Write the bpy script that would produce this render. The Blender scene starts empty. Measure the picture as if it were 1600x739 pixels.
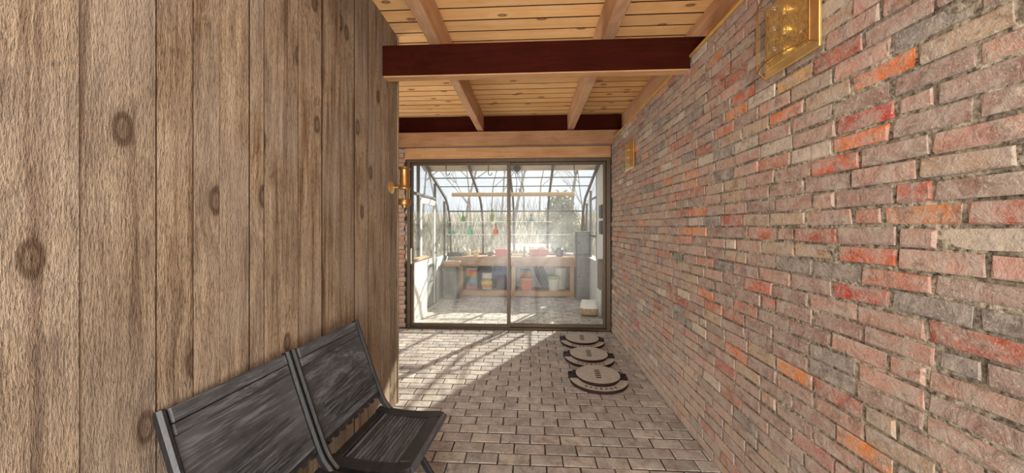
import bpy, bmesh, math, random
from mathutils import Vector, Matrix
import numpy as np
random.seed(7)
R = math.radians
C = bpy.context.scene.collection
scene = bpy.context.scene

# ------------------------------------------------------------------ camera, sky, sun, fill, exposure
F, CX, HY, EYE = 535.0, 800.0, 354.0, 1.5          # focal length in pixels of a 1600x739 frame
YAW = math.atan(29 / F)
cam = bpy.data.cameras.new('camera')
cam.sensor_fit = 'HORIZONTAL'; cam.sensor_width = 36.0
cam.lens = F / 1600 * 36.0
cam.shift_y = -(369.5 - HY) / 1600.0
cam.clip_start = 0.05; cam.clip_end = 300
camo = bpy.data.objects.new('camera', cam); C.objects.link(camo)
camo.location = (0, 0, EYE); camo.rotation_euler = (R(90), 0, YAW)
scene.camera = camo

w = bpy.data.worlds.new('sky'); scene.world = w; w.use_nodes = True
bg = w.node_tree.nodes['Background']
bg.inputs['Color'].default_value = (0.88, 0.92, 1.0, 1); bg.inputs['Strength'].default_value = 0.8

SUN_AZ, SUN_EL = 30.0, 28.5
sd = bpy.data.lights.new('sun', 'SUN'); sd.energy = 9.0; sd.angle = R(0.9); sd.color = (1.0, 0.93, 0.80)
so = bpy.data.objects.new('sun', sd); C.objects.link(so)
tosun = Vector((math.sin(R(SUN_AZ)) * math.cos(R(SUN_EL)), math.cos(R(SUN_AZ)) * math.cos(R(SUN_EL)), math.sin(R(SUN_EL))))
so.rotation_euler = (-tosun).to_track_quat('-Z', 'Y').to_euler(); so.location = tosun * 30

def area(name, loc, direction, sx, sy, power, col):
    a = bpy.data.lights.new(name, 'AREA'); a.shape = 'RECTANGLE'; a.size = sx; a.size_y = sy
    a.energy = power; a.color = col
    o = bpy.data.objects.new(name, a); C.objects.link(o); o.location = loc
    o.rotation_euler = Vector(direction).to_track_quat('-Z', 'Y').to_euler()
    return o
area('rear_fill', (0.0, -2.0, 0.75), (0, 1, 0.7), 2.1, 1.3, 135, (1.0, 0.975, 0.94))  # added fill behind the camera, tilted up to brighten the ceiling
area('overhead_fill', (0.0, -0.6, 2.84), (0, 0.15, -1), 1.1, 2.2, 42, (1.0, 0.975, 0.93))  # added overhead fill for floor and walls, no fixture there
area('recess_fill', (-3.1, 3.95, 1.5), (1, 0, 0.0), 1.6, 2.2, 35, (1.0, 0.96, 0.91))  # added fill inside the closed recess, aimed at the brick wall

scene.view_settings.view_transform = 'Standard'
scene.view_settings.look = 'None'
scene.view_settings.gamma = 1.0
scene.view_settings.use_curve_mapping = False
scene.view_settings.exposure = 0.52
scene.cycles.max_bounces = 10
scene.cycles.transparent_max_bounces = 24

def at(px, py, Y):
    """world point on the plane y=Y seen at pixel (px,py)"""
    s, c = math.sin(YAW), math.cos(YAW)
    t = (px - CX) / F
    X = Y * (t * c - s) / (c + t * s)
    d = -X * s + Y * c
    return Vector((X, Y, EYE + (HY - py) * d / F))
def on_x(px, X):
    """Y where the vertical plane x=X crosses pixel column px"""
    s, c = math.sin(YAW), math.cos(YAW); t = (px - CX) / F
    return X * (c + t * s) / (t * c - s)
def proj(p):
    s, c = math.sin(YAW), math.cos(YAW)
    d = -p[0] * s + p[1] * c
    if d < 0.05: return None
    return (CX + F * (p[0] * c + p[1] * s) / d, HY - F * (p[2] - EYE) / d, d)

# ------------------------------------------------------------------ helpers
def lin(r, g, b):
    f = lambda u: (u / 255 / 12.92) if u / 255 <= 0.04045 else ((u / 255 + 0.055) / 1.055) ** 2.4
    return (f(r), f(g), f(b), 1)

class MB:
    def __init__(s): s.v = []; s.f = []; s.m = []; s.mi = 0
    def add(s, vs, fs):
        o = len(s.v); s.v += [tuple(p) for p in vs]; s.f += [tuple(i + o for i in q) for q in fs]; s.m += [s.mi] * len(fs); return s
    def box(s, c, d, M=None, ch=0.0):
        c = Vector(c); x, y, z = d[0] / 2, d[1] / 2, d[2] / 2
        if ch <= 0:
            vs = [Vector((a * x, b * y, e * z)) for a in (-1, 1) for b in (-1, 1) for e in (-1, 1)]
            fs = [(0, 1, 3, 2), (4, 6, 7, 5), (0, 4, 5, 1), (2, 3, 7, 6), (0, 2, 6, 4), (1, 5, 7, 3)]
        else:
            bm = bmesh.new(); bmesh.ops.create_cube(bm, size=1)
            for v in bm.verts: v.co = Vector((v.co.x * 2 * x, v.co.y * 2 * y, v.co.z * 2 * z))
            bmesh.ops.bevel(bm, geom=list(bm.edges), offset=min(ch, x * .95, y * .95, z * .95), segments=1, affect='EDGES')
            bm.verts.ensure_lookup_table()
            vs = [v.co.copy() for v in bm.verts]; fs = [[v.index for v in f.verts] for f in bm.faces]; bm.free()
        if M is not None: vs = [M @ v for v in vs]
        return s.add([v + c for v in vs], fs)
    def span(s, a, b, ch=0.0):
        return s.box([(a[i] + b[i]) / 2 for i in range(3)], [abs(b[i] - a[i]) for i in range(3)], None, ch)
    def tube(s, path, rad, n=8, closed_ends=True):
        P = [Vector(p) for p in path]
        if not hasattr(rad, '__len__'): rad = [rad] * len(P)
        vs = []; fs = []; ref = None
        for i, p in enumerate(P):
            t = (P[min(i + 1, len(P) - 1)] - P[max(i - 1, 0)]).normalized()
            if ref is None: ref = Vector((0, 0, 1)) if abs(t.z) < .9 else Vector((1, 0, 0))
            u = (ref - t * ref.dot(t)).normalized(); ref = u; q = t.cross(u)
            for k in range(n):
                a = 2 * math.pi * k / n; vs.append(p + (u * math.cos(a) + q * math.sin(a)) * rad[i])
        for i in range(len(P) - 1):
            for k in range(n):
                fs.append((i * n + k, i * n + (k + 1) % n, (i + 1) * n + (k + 1) % n, (i + 1) * n + k))
        if closed_ends:
            fs.append(tuple(range(n))[::-1]); fs.append(tuple((len(P) - 1) * n + k for k in range(n)))
        return s.add(vs, fs)
    def bar(s, path, wd, ht, side=(0, 1, 0), ch=0):
        """rectangular section swept on path; wd along side, ht along normal; octagon when ch>0"""
        P = [Vector(p) for p in path]; S = Vector(side).normalized(); vs = []; fs = []
        a, b = wd / 2, ht / 2
        prof = [(-a, -b), (a, -b), (a, b), (-a, b)] if ch <= 0 else [(-a + ch, -b), (a - ch, -b), (a, -b + ch), (a, b - ch), (a - ch, b), (-a + ch, b), (-a, b - ch), (-a, -b + ch)]
        n = len(prof)
        for i, p in enumerate(P):
            t = (P[min(i + 1, len(P) - 1)] - P[max(i - 1, 0)]).normalized()
            N = t.cross(S).normalized(); 
            for (x, y) in prof: vs.append(p + S * x + N * y)
        for i in range(len(P) - 1):
            for k in range(n): fs.append((i * n + k, i * n + (k + 1) % n, (i + 1) * n + (k + 1) % n, (i + 1) * n + k))
        fs.append(tuple(range(n))[::-1]); fs.append(tuple((len(P) - 1) * n + k for k in range(n)))
        return s.add(vs, fs)
    def lathe(s, prof, n=20, c=(0, 0, 0), M=None, sx=1, sy=1):
        vs = []; fs = []; c = Vector(c)
        for r, z in prof:
            for k in range(n):
                a = 2 * math.pi * k / n; p = Vector((max(r, 1e-4) * math.cos(a) * sx, max(r, 1e-4) * math.sin(a) * sy, z))
                vs.append((M @ p if M is not None else p) + c)
        for i in range(len(prof) - 1):
            for k in range(n): fs.append((i * n + k, i * n + (k + 1) % n, (i + 1) * n + (k + 1) % n, (i + 1) * n + k))
        fs.append(tuple(range(n))[::-1]); fs.append(tuple((len(prof) - 1) * n + k for k in range(n)))
        return s.add(vs, fs)
    def prism(s, poly, z0, z1):
        n = len(poly); vs = [(x, y, z0) for x, y in poly] + [(x, y, z1) for x, y in poly]
        fs = [tuple(range(n))[::-1], tuple(range(n, 2 * n))] + [(k, (k + 1) % n, n + (k + 1) % n, n + k) for k in range(n)]
        return s.add(vs, fs)
    def mesh(s, name, mats, smooth=False):
        me = bpy.data.meshes.new(name); me.from_pydata(s.v, [], s.f)
        for m in (mats if isinstance(mats, (list, tuple)) else [mats]): me.materials.append(m)
        if any(s.m): me.polygons.foreach_set('material_index', s.m)
        bm = bmesh.new(); bm.from_mesh(me); bmesh.ops.recalc_face_normals(bm, faces=bm.faces); bm.to_mesh(me); bm.free()
        if smooth:
            me.polygons.foreach_set('use_smooth', [True] * len(me.polygons))
            try: me.set_sharp_from_angle(angle=R(40))
            except Exception: pass
        me.update(); return me
    def build(s, name, mat, parent=None, loc=(0, 0, 0), smooth=False, kind=None, rz=0):
        o = bpy.data.objects.new(name, s.mesh(name, mat, smooth)); C.objects.link(o)
        o.location = loc
        if rz: o.rotation_euler.z = rz
        if parent is not None: o.parent = parent
        if kind: o['kind'] = kind
        return o

def tag(o, label=None, cat=None, group=None, kind=None):
    if label: o['label'] = label
    if cat: o['category'] = cat
    if group: o['group'] = group
    if kind: o['kind'] = kind
    return o
def empty(name, loc=(0, 0, 0), rz=0, **k):
    o = bpy.data.objects.new(name, None); C.objects.link(o); o.location = loc; o.rotation_euler.z = rz
    o.empty_display_size = .1
    return tag(o, k.get('label'), k.get('cat'), k.get('group'), k.get('kind'))
def inst(name, me, parent, loc, rot=None):
    o = bpy.data.objects.new(name, me); C.objects.link(o); o.parent = parent; o.location = loc
    if rot: o.rotation_euler = rot
    return o
def copy_tree(o, parent=None):
    c = o.copy(); C.objects.link(c)
    if parent is not None: c.parent = parent
    for ch in list(o.children): copy_tree(ch, c)
    return c

# ------------------------------------------------------------------ materials
class G:
    def __init__(s, name):
        s.m = bpy.data.materials.new(name); s.m.use_nodes = True; s.t = s.m.node_tree
        s.b = s.t.nodes['Principled BSDF']; s.out = s.t.nodes['Material Output']
    def n(s, typ, **k):
        nd = s.t.nodes.new(typ)
        for a, v in k.items(): setattr(nd, a, v)
        return nd
    def l(s, a, b): s.t.links.new(a, b)
    def setin(s, nd, key, v):
        if hasattr(v, 'is_output') or isinstance(v, bpy.types.NodeSocket): s.l(v, nd.inputs[key])
        else: nd.inputs[key].default_value = v
    def coord(s, rnd=True, scale=(1, 1, 1), kind='Object'):
        tc = s.n('ShaderNodeTexCoord'); v = tc.outputs[kind]
        if rnd:
            oi = s.n('ShaderNodeObjectInfo'); mu = s.n('ShaderNodeMath', operation='MULTIPLY'); s.l(oi.outputs['Random'], mu.inputs[0]); mu.inputs[1].default_value = 73.0
            ad = s.n('ShaderNodeVectorMath', operation='ADD'); s.l(v, ad.inputs[0]); s.l(mu.outputs[0], ad.inputs[1]); v = ad.outputs[0]
        mp = s.n('ShaderNodeMapping'); s.l(v, mp.inputs['Vector']); mp.inputs['Scale'].default_value = scale
        return mp.outputs[0]
    def noise(s, v, scale=5, detail=6, rough=.6, dist=0):
        nd = s.n('ShaderNodeTexNoise'); s.l(v, nd.inputs['Vector'])
        nd.inputs['Scale'].default_value = scale; nd.inputs['Detail'].default_value = detail; nd.inputs['Roughness'].default_value = rough; nd.inputs['Distortion'].default_value = dist
        return nd.outputs[0]
    def ramp(s, fac, stops, interp='LINEAR'):
        nd = s.n('ShaderNodeValToRGB'); s.l(fac, nd.inputs[0]); cr = nd.color_ramp; cr.interpolation = interp
        while len(cr.elements) < len(stops): cr.elements.new(.5)
        for e, (p, c) in zip(cr.elements, stops): e.position = p; e.color = c if len(c) == 4 else (*c, 1)
        return nd.outputs[0]
    def mix(s, fac, a, b, mode='MIX'):
        nd = s.n('ShaderNodeMix', data_type='RGBA', blend_type=mode)
        for k, v in ((0, fac), (6, a), (7, b)): s.setin(nd, k, v)
        return nd.outputs[2]
    def math(s, op, a, b=None, c=None):
        nd = s.n('ShaderNodeMath', operation=op)
        for k, v in ((0, a), (1, b), (2, c)):
            if v is not None: s.setin(nd, k, v)
        return nd.outputs[0]
    def bump(s, h, strength=.5, dist=.01):
        nd = s.n('ShaderNodeBump'); s.l(h, nd.inputs['Height']); nd.inputs['Strength'].default_value = strength; nd.inputs['Distance'].default_value = dist
        s.l(nd.outputs[0], s.b.inputs['Normal'])
    def base(s, c): s.setin(s.b, 'Base Color', c); return s
    def set(s, rough=.6, metal=0, spec=.5):
        s.b.inputs['Roughness'].default_value = rough; s.b.inputs['Metallic'].default_value = metal
        s.b.inputs['Specular IOR Level'].default_value = spec; return s

def bw(x): return (x, x, x, 1)

def wood(name, dark, mid, light, axis='z', fine=1.0, knots=.5, knot_col=None, rough=.7, bump=.4, knot_scale=2.2, spec=.3, contrast=1.0, saw=0.0, tint=.25):
    g = G(name)
    sc = {'x': (.07, 1, 1), 'y': (1, .07, 1), 'z': (1, 1, .07)}[axis]
    v0 = g.coord(True, (1, 1, 1))
    sp = g.n('ShaderNodeSeparateXYZ'); g.l(v0, sp.inputs[0]); cm = g.n('ShaderNodeCombineXYZ')
    u_, w_ = {'x': ('X', 'Y'), 'y': ('Y', 'X'), 'z': ('Z', 'Y')}[axis]
    g.l(g.math('MULTIPLY', sp.outputs[u_], .5), cm.inputs[0]); g.l(sp.outputs[w_], cm.inputs[1])
    vo = g.n('ShaderNodeTexVoronoi', voronoi_dimensions='2D'); g.l(cm.outputs[0], vo.inputs['Vector']); vo.inputs['Scale'].default_value = knot_scale; vo.inputs['Randomness'].default_value = 1
    kd = vo.outputs['Distance']
    # grain bends round the knots
    bend = g.ramp(kd, [(0, bw(1)), (.28, bw(0))])
    mp2 = g.n('ShaderNodeMapping'); g.l(v0, mp2.inputs['Vector']); mp2.inputs['Scale'].default_value = sc
    ad = g.n('ShaderNodeVectorMath', operation='MULTIPLY_ADD'); g.l(bend, ad.inputs[0]); ad.inputs[1].default_value = (.05, .05, .05); g.l(mp2.outputs[0], ad.inputs[2])
    gv = ad.outputs[0]
    n1 = g.noise(gv, 26 * fine, 5, .65, .6)
    n2 = g.noise(gv, 120 * fine, 4, .7, .3)
    n3 = g.noise(v0, 3.0, 4, .6)
    fac = g.math('ADD', g.math('MULTIPLY', n1, .6), g.math('MULTIPLY', n2, .4))
    lo, hi = .5 - .16 / contrast, .5 + .16 / contrast
    col = g.ramp(fac, [(lo, dark), (.5, mid), (hi, light)])
    col = g.mix(tint, col, g.ramp(n3, [(.3, dark), (.7, light)]), 'OVERLAY' if False else 'MIX')
    h = fac
    if saw > 0:
        vs = g.n('ShaderNodeMapping'); g.l(v0, vs.inputs['Vector']); vs.inputs['Scale'].default_value = {'x': (.22, 1, 1), 'y': (1, .22, 1), 'z': (1, 1, .22)}[axis]
        s1 = g.noise(vs.outputs[0], 190, 3, .7, .3)
        sm = g.ramp(s1, [(.36, bw(.45)), (.5, bw(1)), (.66, bw(1.0))])
        col = g.mix(saw, col, sm, 'MULTIPLY')
        mp4 = g.n('ShaderNodeMapping'); g.l(v0, mp4.inputs['Vector']); mp4.inputs['Scale'].default_value = (1, 1, .045)
        st4 = g.noise(mp4.outputs[0], 17, 4, .6, .5)
        col = g.mix(1.0, col, g.ramp(st4, [(.34, lin(188, 168, 150)), (.47, bw(1)), (.62, bw(1)), (.72, lin(228, 222, 220))]), 'MULTIPLY')
        big4 = g.noise(v0, 1.6, 3, .5)
        col = g.mix(g.ramp(big4, [(.4, bw(0)), (.65, bw(.35))]), col, lin(160, 150, 142))
        h = g.math('ADD', g.math('MULTIPLY', fac, .5), g.math('MULTIPLY', s1, 1.2))
    if knots > 0:
        kc = knot_col or dark
        wob = g.math('ADD', kd, g.math('MULTIPLY', g.math('SUBTRACT', n3, .5), .06))
        ring = g.ramp(wob, [(.0, bw(.75)), (.03, bw(.6)), (.045, bw(1)), (.062, bw(.85)), (.075, bw(.25)), (.11, bw(.0))])
        col = g.mix(g.math('MULTIPLY', ring, knots), col, kc)
    # per board tone
    oi = g.n('ShaderNodeObjectInfo')
    tone = g.ramp(oi.outputs['Random'], [(0, bw(.80)), (1, bw(1.0))])
    col = g.mix(1.0, col, tone, 'MULTIPLY')
    g.base(col).set(rough, 0, spec)
    g.bump(h, bump, .006)
    return g.m

def plain(name, col, rough=.5, metal=0, spec=.5, var=.12, scale=14, bump=0.05):
    g = G(name); v = g.coord(True); n = g.noise(v, scale, 5, .6)
    d = tuple(c * (1 - var * 2) for c in col[:3]) + (1,)
    e = tuple(min(1, c * (1 + var)) for c in col[:3]) + (1,)
    g.base(g.ramp(n, [(.3, d), (.7, e)])).set(rough, metal, spec)
    if bump: g.bump(n, bump, .004)
    return g.m

def brick_mat(name, stuff=False, whiten=True):
    g = G(name); v = g.coord(True)
    if stuff:
        a = g.n('ShaderNodeAttribute', attribute_name='tone'); c0 = a.outputs['Color']
    else:
        oi = g.n('ShaderNodeObjectInfo'); c0 = oi.outputs['Color']
    n1 = g.noise(v, 14, 6, .7, .4); n2 = g.noise(v, 21, 7, .75, .9); n3 = g.noise(v, 120, 3, .6)
    col = g.mix(g.ramp(n1, [(.38, bw(.04)), (.61, bw(.82))]), c0, lin(172, 160, 147))
    col = g.mix(g.ramp(n2, [(.33, bw(.7)), (.5, bw(0))]), col, lin(104, 84, 74))
    col = g.mix(g.ramp(n3, [(.55, bw(0)), (.72, bw(.55))]), col, lin(205, 190, 172))
    if whiten:                                        # pale salts that climb from the floor, a lasting stain
        tc = g.n('ShaderNodeNewGeometry'); sx = g.n('ShaderNodeSeparateXYZ'); g.l(tc.outputs['Position'], sx.inputs[0])
        big = g.noise(tc.outputs['Position'], 2.2, 4, .6)
        k = g.math('SUBTRACT', g.math('ADD', g.math('MULTIPLY', big, 1.1), .1), g.math('MULTIPLY', sx.outputs['Z'], .55))
        col = g.mix(g.ramp(k, [(.2, bw(0)), (.75, bw(.5))]), col, lin(186, 170, 156))
    g.base(col).set(.9, 0, .2)
    h = g.math('ADD', g.math('MULTIPLY', n1, .7), g.math('MULTIPLY', n2, .5))
    g.bump(h, 1.0, .014)
    return g.m

def mortar_mat(name, a, b, scale=60):
    g = G(name); v = g.coord(False); n = g.noise(v, scale, 5, .7); n2 = g.noise(v, 9, 3, .6)
    col = g.mix(g.ramp(n2, [(.4, bw(0)), (.6, bw(.6))]), g.ramp(n, [(.35, a), (.6, b)]), a)
    g.base(col).set(.95, 0, .1); g.bump(n, .8, .006); return g.m

def glass_mat(name, tint=(.97, .99, .98), dust=.06, dust_col=(.9, .9, .88), rough=.0, spots=True):
    g = G(name); g.t.nodes.remove(g.b)
    tr = g.n('ShaderNodeBsdfTransparent'); tr.inputs['Color'].default_value = (*tint, 1)
    gl = g.n('ShaderNodeBsdfGlossy'); gl.inputs['Roughness'].default_value = rough
    fr = g.n('ShaderNodeFresnel'); fr.inputs['IOR'].default_value = 1.45
    ge = g.n('ShaderNodeNewGeometry'); front = g.math('SUBTRACT', 1.0, ge.outputs['Backfacing'])
    m1 = g.n('ShaderNodeMixShader'); g.l(g.math('MULTIPLY', fr.outputs[0], front), m1.inputs[0]); g.l(tr.outputs[0], m1.inputs[1]); g.l(gl.outputs[0], m1.inputs[2])
    df = g.n('ShaderNodeBsdfDiffuse'); df.inputs['Color'].default_value = (*dust_col, 1)
    tl = g.n('ShaderNodeBsdfTranslucent'); tl.inputs['Color'].default_value = (*dust_col, 1)
    m3 = g.n('ShaderNodeMixShader'); m3.inputs[0].default_value = .5; g.l(df.outputs[0], m3.inputs[1]); g.l(tl.outputs[0], m3.inputs[2])
    m2 = g.n('ShaderNodeMixShader')
    n = g.noise(g.coord(True), 3.5, 6, .65); f = g.ramp(n, [(.35, bw(dust * .6)), (.7, bw(dust * 1.5))])
    g.l(g.math('MULTIPLY', f, front), m2.inputs[0]); g.l(m1.outputs[0], m2.inputs[1]); g.l(m3.outputs[0], m2.inputs[2])
    g.l(m2.outputs[0], g.out.inputs['Surface'])
    return g.m

def bottle_mat(name, col):
    return glass_mat(name, col, .12, col)

M = {}
M['barn'] = wood('rough_sawn_wood', lin(106, 82, 62), lin(168, 144, 116), lin(200, 178, 150), 'z', 1.0, .85, lin(76, 54, 38), .85, 1.0, 2.7, .2, 1.25, .85, .3)
M['pine'] = wood('knotty_pine', lin(222, 156, 92), lin(246, 192, 126), lin(252, 216, 158), 'x', .7, .95, lin(120, 62, 30), .55, .15, 4.0, .4, .8, 0, .3)
M['rafter'] = wood('planed_fir', lin(156, 112, 78), lin(194, 150, 112), lin(214, 174, 138), 'y', .9, .25, lin(104, 62, 40), .6, .25, 1.2, .35, .9, 0, .3)
M['header'] = wood('planed_fir_across', lin(158, 108, 66), lin(196, 146, 98), lin(216, 172, 124), 'x', .9, .25, lin(112, 66, 40), .6, .2, 1.2, .35, .9, 0, .3)
M['rafter_x'] = wood('brown_fir_across', lin(140, 96, 62), lin(178, 132, 92), lin(200, 158, 118), 'x', .9, .25, lin(104, 62, 40), .6, .2, 1.2, .35, .9, 0, .3)
M['maroon'] = wood('dark_mahogany', lin(38, 12, 6), lin(56, 18, 9), lin(72, 27, 15), 'x', .9, .1, lin(22, 7, 4), .85, .2, 1.2, .05, .8, 0, .3)
M['chair'] = wood('weathered_black_wood', lin(18, 18, 20), lin(52, 53, 56), lin(134, 135, 140), 'y', 1.1, 0, None, .42, .55, 1.5, .5, .9, 0, .3)
M['chair_dark'] = wood('dark_oiled_wood', lin(12, 12, 13), lin(28, 27, 28), lin(60, 59, 61), 'z', 1.0, 0, None, .42, .3, 1.5, .5, .9, 0, .3)
M['bench'] = wood('weathered_bench_wood', lin(150, 108, 76), lin(192, 152, 118), lin(214, 182, 150), 'x', .8, .3, lin(110, 70, 44), .8, .3, 1.4, .2, .8, 0, .3)
M['bench_z'] = wood('weathered_bench_post', lin(150, 118, 90), lin(192, 160, 130), lin(214, 188, 160), 'z', .8, .2, lin(110, 70, 44), .8, .3, 1.4, .2, .8, 0, .3)
M['greywood'] = wood('grey_silvered_wood', lin(110, 108, 106), lin(146, 144, 142), lin(176, 174, 172), 'z', .9, .1, None, .85, .4, 1.4, .2, .8, 0, .3)
M['soffit'] = wood('pale_pine', lin(206, 182, 156), lin(230, 212, 190), lin(242, 228, 210), 'x', .8, .4, lin(130, 88, 56), .7, .2, 2.0, .3, .8, 0, .3)
M['brick'] = brick_mat('old_brick'); M['brick_stuff'] = brick_mat('old_brick_far', True)
M['mortar'] = mortar_mat('lime_mortar', lin(66, 57, 48), lin(184, 173, 152), 70)
M['paver_joint'] = mortar_mat('paver_joint', lin(38, 32, 28), lin(70, 60, 52))
def paver_mat(name, stuff):
    g = G(name); v = g.coord(True)
    c0 = g.n('ShaderNodeAttribute', attribute_name='tone').outputs['Color'] if stuff else g.n('ShaderNodeObjectInfo').outputs['Color']
    n1 = g.noise(v, 9, 6, .7, .5); n2 = g.noise(v, 60, 4, .7)
    col = g.mix(g.ramp(n1, [(.35, bw(.6)), (.55, bw(0))]), c0, lin(104, 88, 78))
    col = g.mix(g.ramp(n1, [(.55, bw(0)), (.72, bw(.5))]), col, lin(190, 180, 168))
    col = g.mix(g.ramp(n2, [(.34, bw(.5)), (.46, bw(0))]), col, lin(84, 72, 64))
    g.base(col).set(.72, 0, .35); g.bump(g.math('ADD', n1, g.math('MULTIPLY', n2, .4)), .5, .006); return g.m
M['paver'] = paver_mat('clay_paver', False); M['paver_stuff'] = paver_mat('clay_paver_far', True)
M['bronze'] = plain('bronze_aluminium', lin(98, 84, 68), .42, .6, .5, .08)
M['alu'] = plain('dull_aluminium', lin(104, 100, 94), .45, .5, .5, .08)
M['brass'] = plain('polished_brass', lin(240, 200, 120), .3, .75, .5, .06)
M['brass_dark'] = plain('aged_brass', lin(176, 128, 76), .38, .8, .5, .15)
def hammered():
    g = G('hammered_brass'); v = g.coord(False); n = g.noise(v, 34, 3, .5, .8)
    g.base(g.ramp(n, [(.3, lin(226, 178, 92)), (.7, lin(252, 222, 150))])).set(.24, .8); g.bump(n, .55, .012); return g.m
M['hammered'] = hammered()
M['white'] = plain('white_paint', lin(226, 224, 216), .6, 0, .4, .05)
M['knee'] = plain('whitewashed_block', lin(214, 212, 206), .8, 0, .2, .08)
M['oldgrey'] = plain('grey_paint', lin(138, 138, 136), .6, 0, .4, .1)
M['darkgrey'] = plain('dark_grey_plastic', lin(66, 66, 68), .5, 0, .4, .1)
M['black'] = plain('black_rubber', lin(34, 26, 24), .6, 0, .4, .1)
M['greybrown'] = plain('brown_grey_metal', lin(132, 116, 102), .5, .2, .4, .1)
M['mat_top'] = plain('worn_stone_grey_face', lin(172, 163, 152), .75, 0, .3, .09, 30, .3)
M['mat_side'] = plain('dark_brown_edge', lin(44, 28, 24), .7, 0, .3, .1)
M['mat_ink'] = plain('dark_lettering', lin(60, 50, 46), .7, 0, .3, .1)
M['terracotta'] = plain('terracotta', lin(204, 116, 82), .8, 0, .2, .1)
M['terra_pale'] = plain('dusty_terracotta', lin(206, 146, 120), .8, 0, .2, .1)
M['red'] = plain('faded_red_plastic', lin(206, 104, 104), .6, 0, .3, .06)
M['cream'] = plain('cream_plastic', lin(226, 214, 188), .6, 0, .3, .06)
M['sage'] = plain('sage_green_plastic', lin(150, 164, 116), .55, 0, .3, .06)
M['pale_bucket'] = plain('off_white_plastic', lin(212, 208, 196), .55, 0, .3, .05)
M['blue'] = plain('blue_plastic_sheet', lin(64, 92, 140), .45, 0, .4, .2)
M['navy'] = plain('dark_navy_sheet', lin(42, 50, 66), .5, 0, .4, .2)
M['purple'] = plain('dull_plum_bag', lin(98, 84, 104), .5, 0, .4, .2)
M['greenbag'] = plain('dark_green_sheet', lin(70, 86, 74), .5, 0, .4, .2)
M['soil'] = plain('potting_soil', lin(122, 88, 56), .95, 0, .1, .3, 60, .6)
M['soil_pale'] = plain('printed_brown_film', lin(178, 146, 104), .6, 0, .3, .2)
M['leafy'] = plain('dry_seedling_leaf', lin(150, 146, 84), .8, 0, .2, .2)
M['clay_dark'] = plain('dark_glazed_clay', lin(84, 78, 72), .35, 0, .5, .2)
M['tube'] = plain('tan_shade_roll', lin(222, 192, 152), .7, 0, .2, .06)
M['wire'] = plain('dark_cable', lin(70, 62, 58), .6, 0, .3, .1)
M['bark'] = plain('bare_bark', lin(138, 126, 112), .9, 0, .1, .25, 8, .4)
M['brush'] = plain('dry_brush', lin(136, 128, 100), .9, 0, .1, .5, 1.6, 0)
M['twig'] = plain('bare_twigs', lin(166, 154, 142), .9, 0, .1, .2)
M['evergreen'] = plain('evergreen_foliage', lin(116, 122, 82), .9, 0, .1, .3, 3, 0)
def ground():
    g = G('leaf_litter'); v = g.coord(False); n = g.noise(v, .6, 6, .7); n2 = g.noise(v, 6, 6, .75)
    c = g.mix(.5, g.ramp(n, [(.35, lin(112, 102, 80)), (.65, lin(150, 138, 112))]), g.ramp(n2, [(.3, lin(104, 90, 70)), (.7, lin(196, 182, 160))]))
    g.base(c).set(.95, 0, .1); return g.m
M['ground'] = ground()
M['door_glass'] = glass_mat('sliding_door_glass', (.98, .99, .985), .07, (.9, .9, .88), .22)
M['pane'] = glass_mat('greenhouse_glass', (.97, .985, .99), .10)
M['clear'] = glass_mat('lamp_glass', (.97, .98, .98), .02)
M['shelf_glass'] = glass_mat('glass_shelf', (.93, .97, .95), .35)
M['b_green'] = bottle_mat('green_glass', (.25, .55, .18)); M['b_olive'] = bottle_mat('olive_glass', (.45, .58, .15))
M['b_teal'] = bottle_mat('teal_glass', (.18, .5, .48)); M['b_amber'] = bottle_mat('amber_glass', (.9, .45, .1))
M['b_clear'] = bottle_mat('clear_bottle', (.88, .92, .9)); M['b_aqua'] = bottle_mat('aqua_glass', (.35, .75, .6))

# ------------------------------------------------------------------ the shell
M['groove'] = plain('painted_groove_shade', lin(46, 30, 20), .95, 0, .05, .1)  # groove shade put into the colour of plank and board edges
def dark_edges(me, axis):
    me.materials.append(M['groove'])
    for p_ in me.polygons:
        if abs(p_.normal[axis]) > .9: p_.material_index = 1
XL, XR, ZC, YD = -1.13, 1.157, 3.12, 4.97
def jbrick(dx, dy, dz, ch, jit, rnd):
    """brick of length dx (x), depth dy (front face at y=-dy/2... ) with chamfered irregular front; front faces -y"""
    def q(v): return (v[0] + rnd.uniform(-jit, jit), v[1], v[2] + rnd.uniform(-jit, jit))
    x, z = dx / 2, dz / 2
    cor = [(-x, -z), (x, -z), (x, z), (-x, z)]
    back = [(a, dy, b) for a, b in cor]
    mid = [q((a, ch, b)) for a, b in cor]
    inn = [q((a - math.copysign(ch * 1.2, a), rnd.uniform(-jit, jit) * .5, b - math.copysign(ch * 1.2, b))) for a, b in cor]
    v = back + mid + inn
    f = [(8, 9, 10, 11)]
    for k in range(4):
        k2 = (k + 1) % 4
        f.append((k, k2, 4 + k2, 4 + k)); f.append((4 + k, 4 + k2, 8 + k2, 8 + k))
    return v, f
def raw_mesh(name, v, f, mat):
    me = bpy.data.meshes.new(name); me.from_pydata(v, [], f); me.materials.append(mat)
    bm = bmesh.new(); bm.from_mesh(me); bmesh.ops.recalc_face_normals(bm, faces=bm.faces); bm.to_mesh(me); bm.free(); me.update()
    return me
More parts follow.
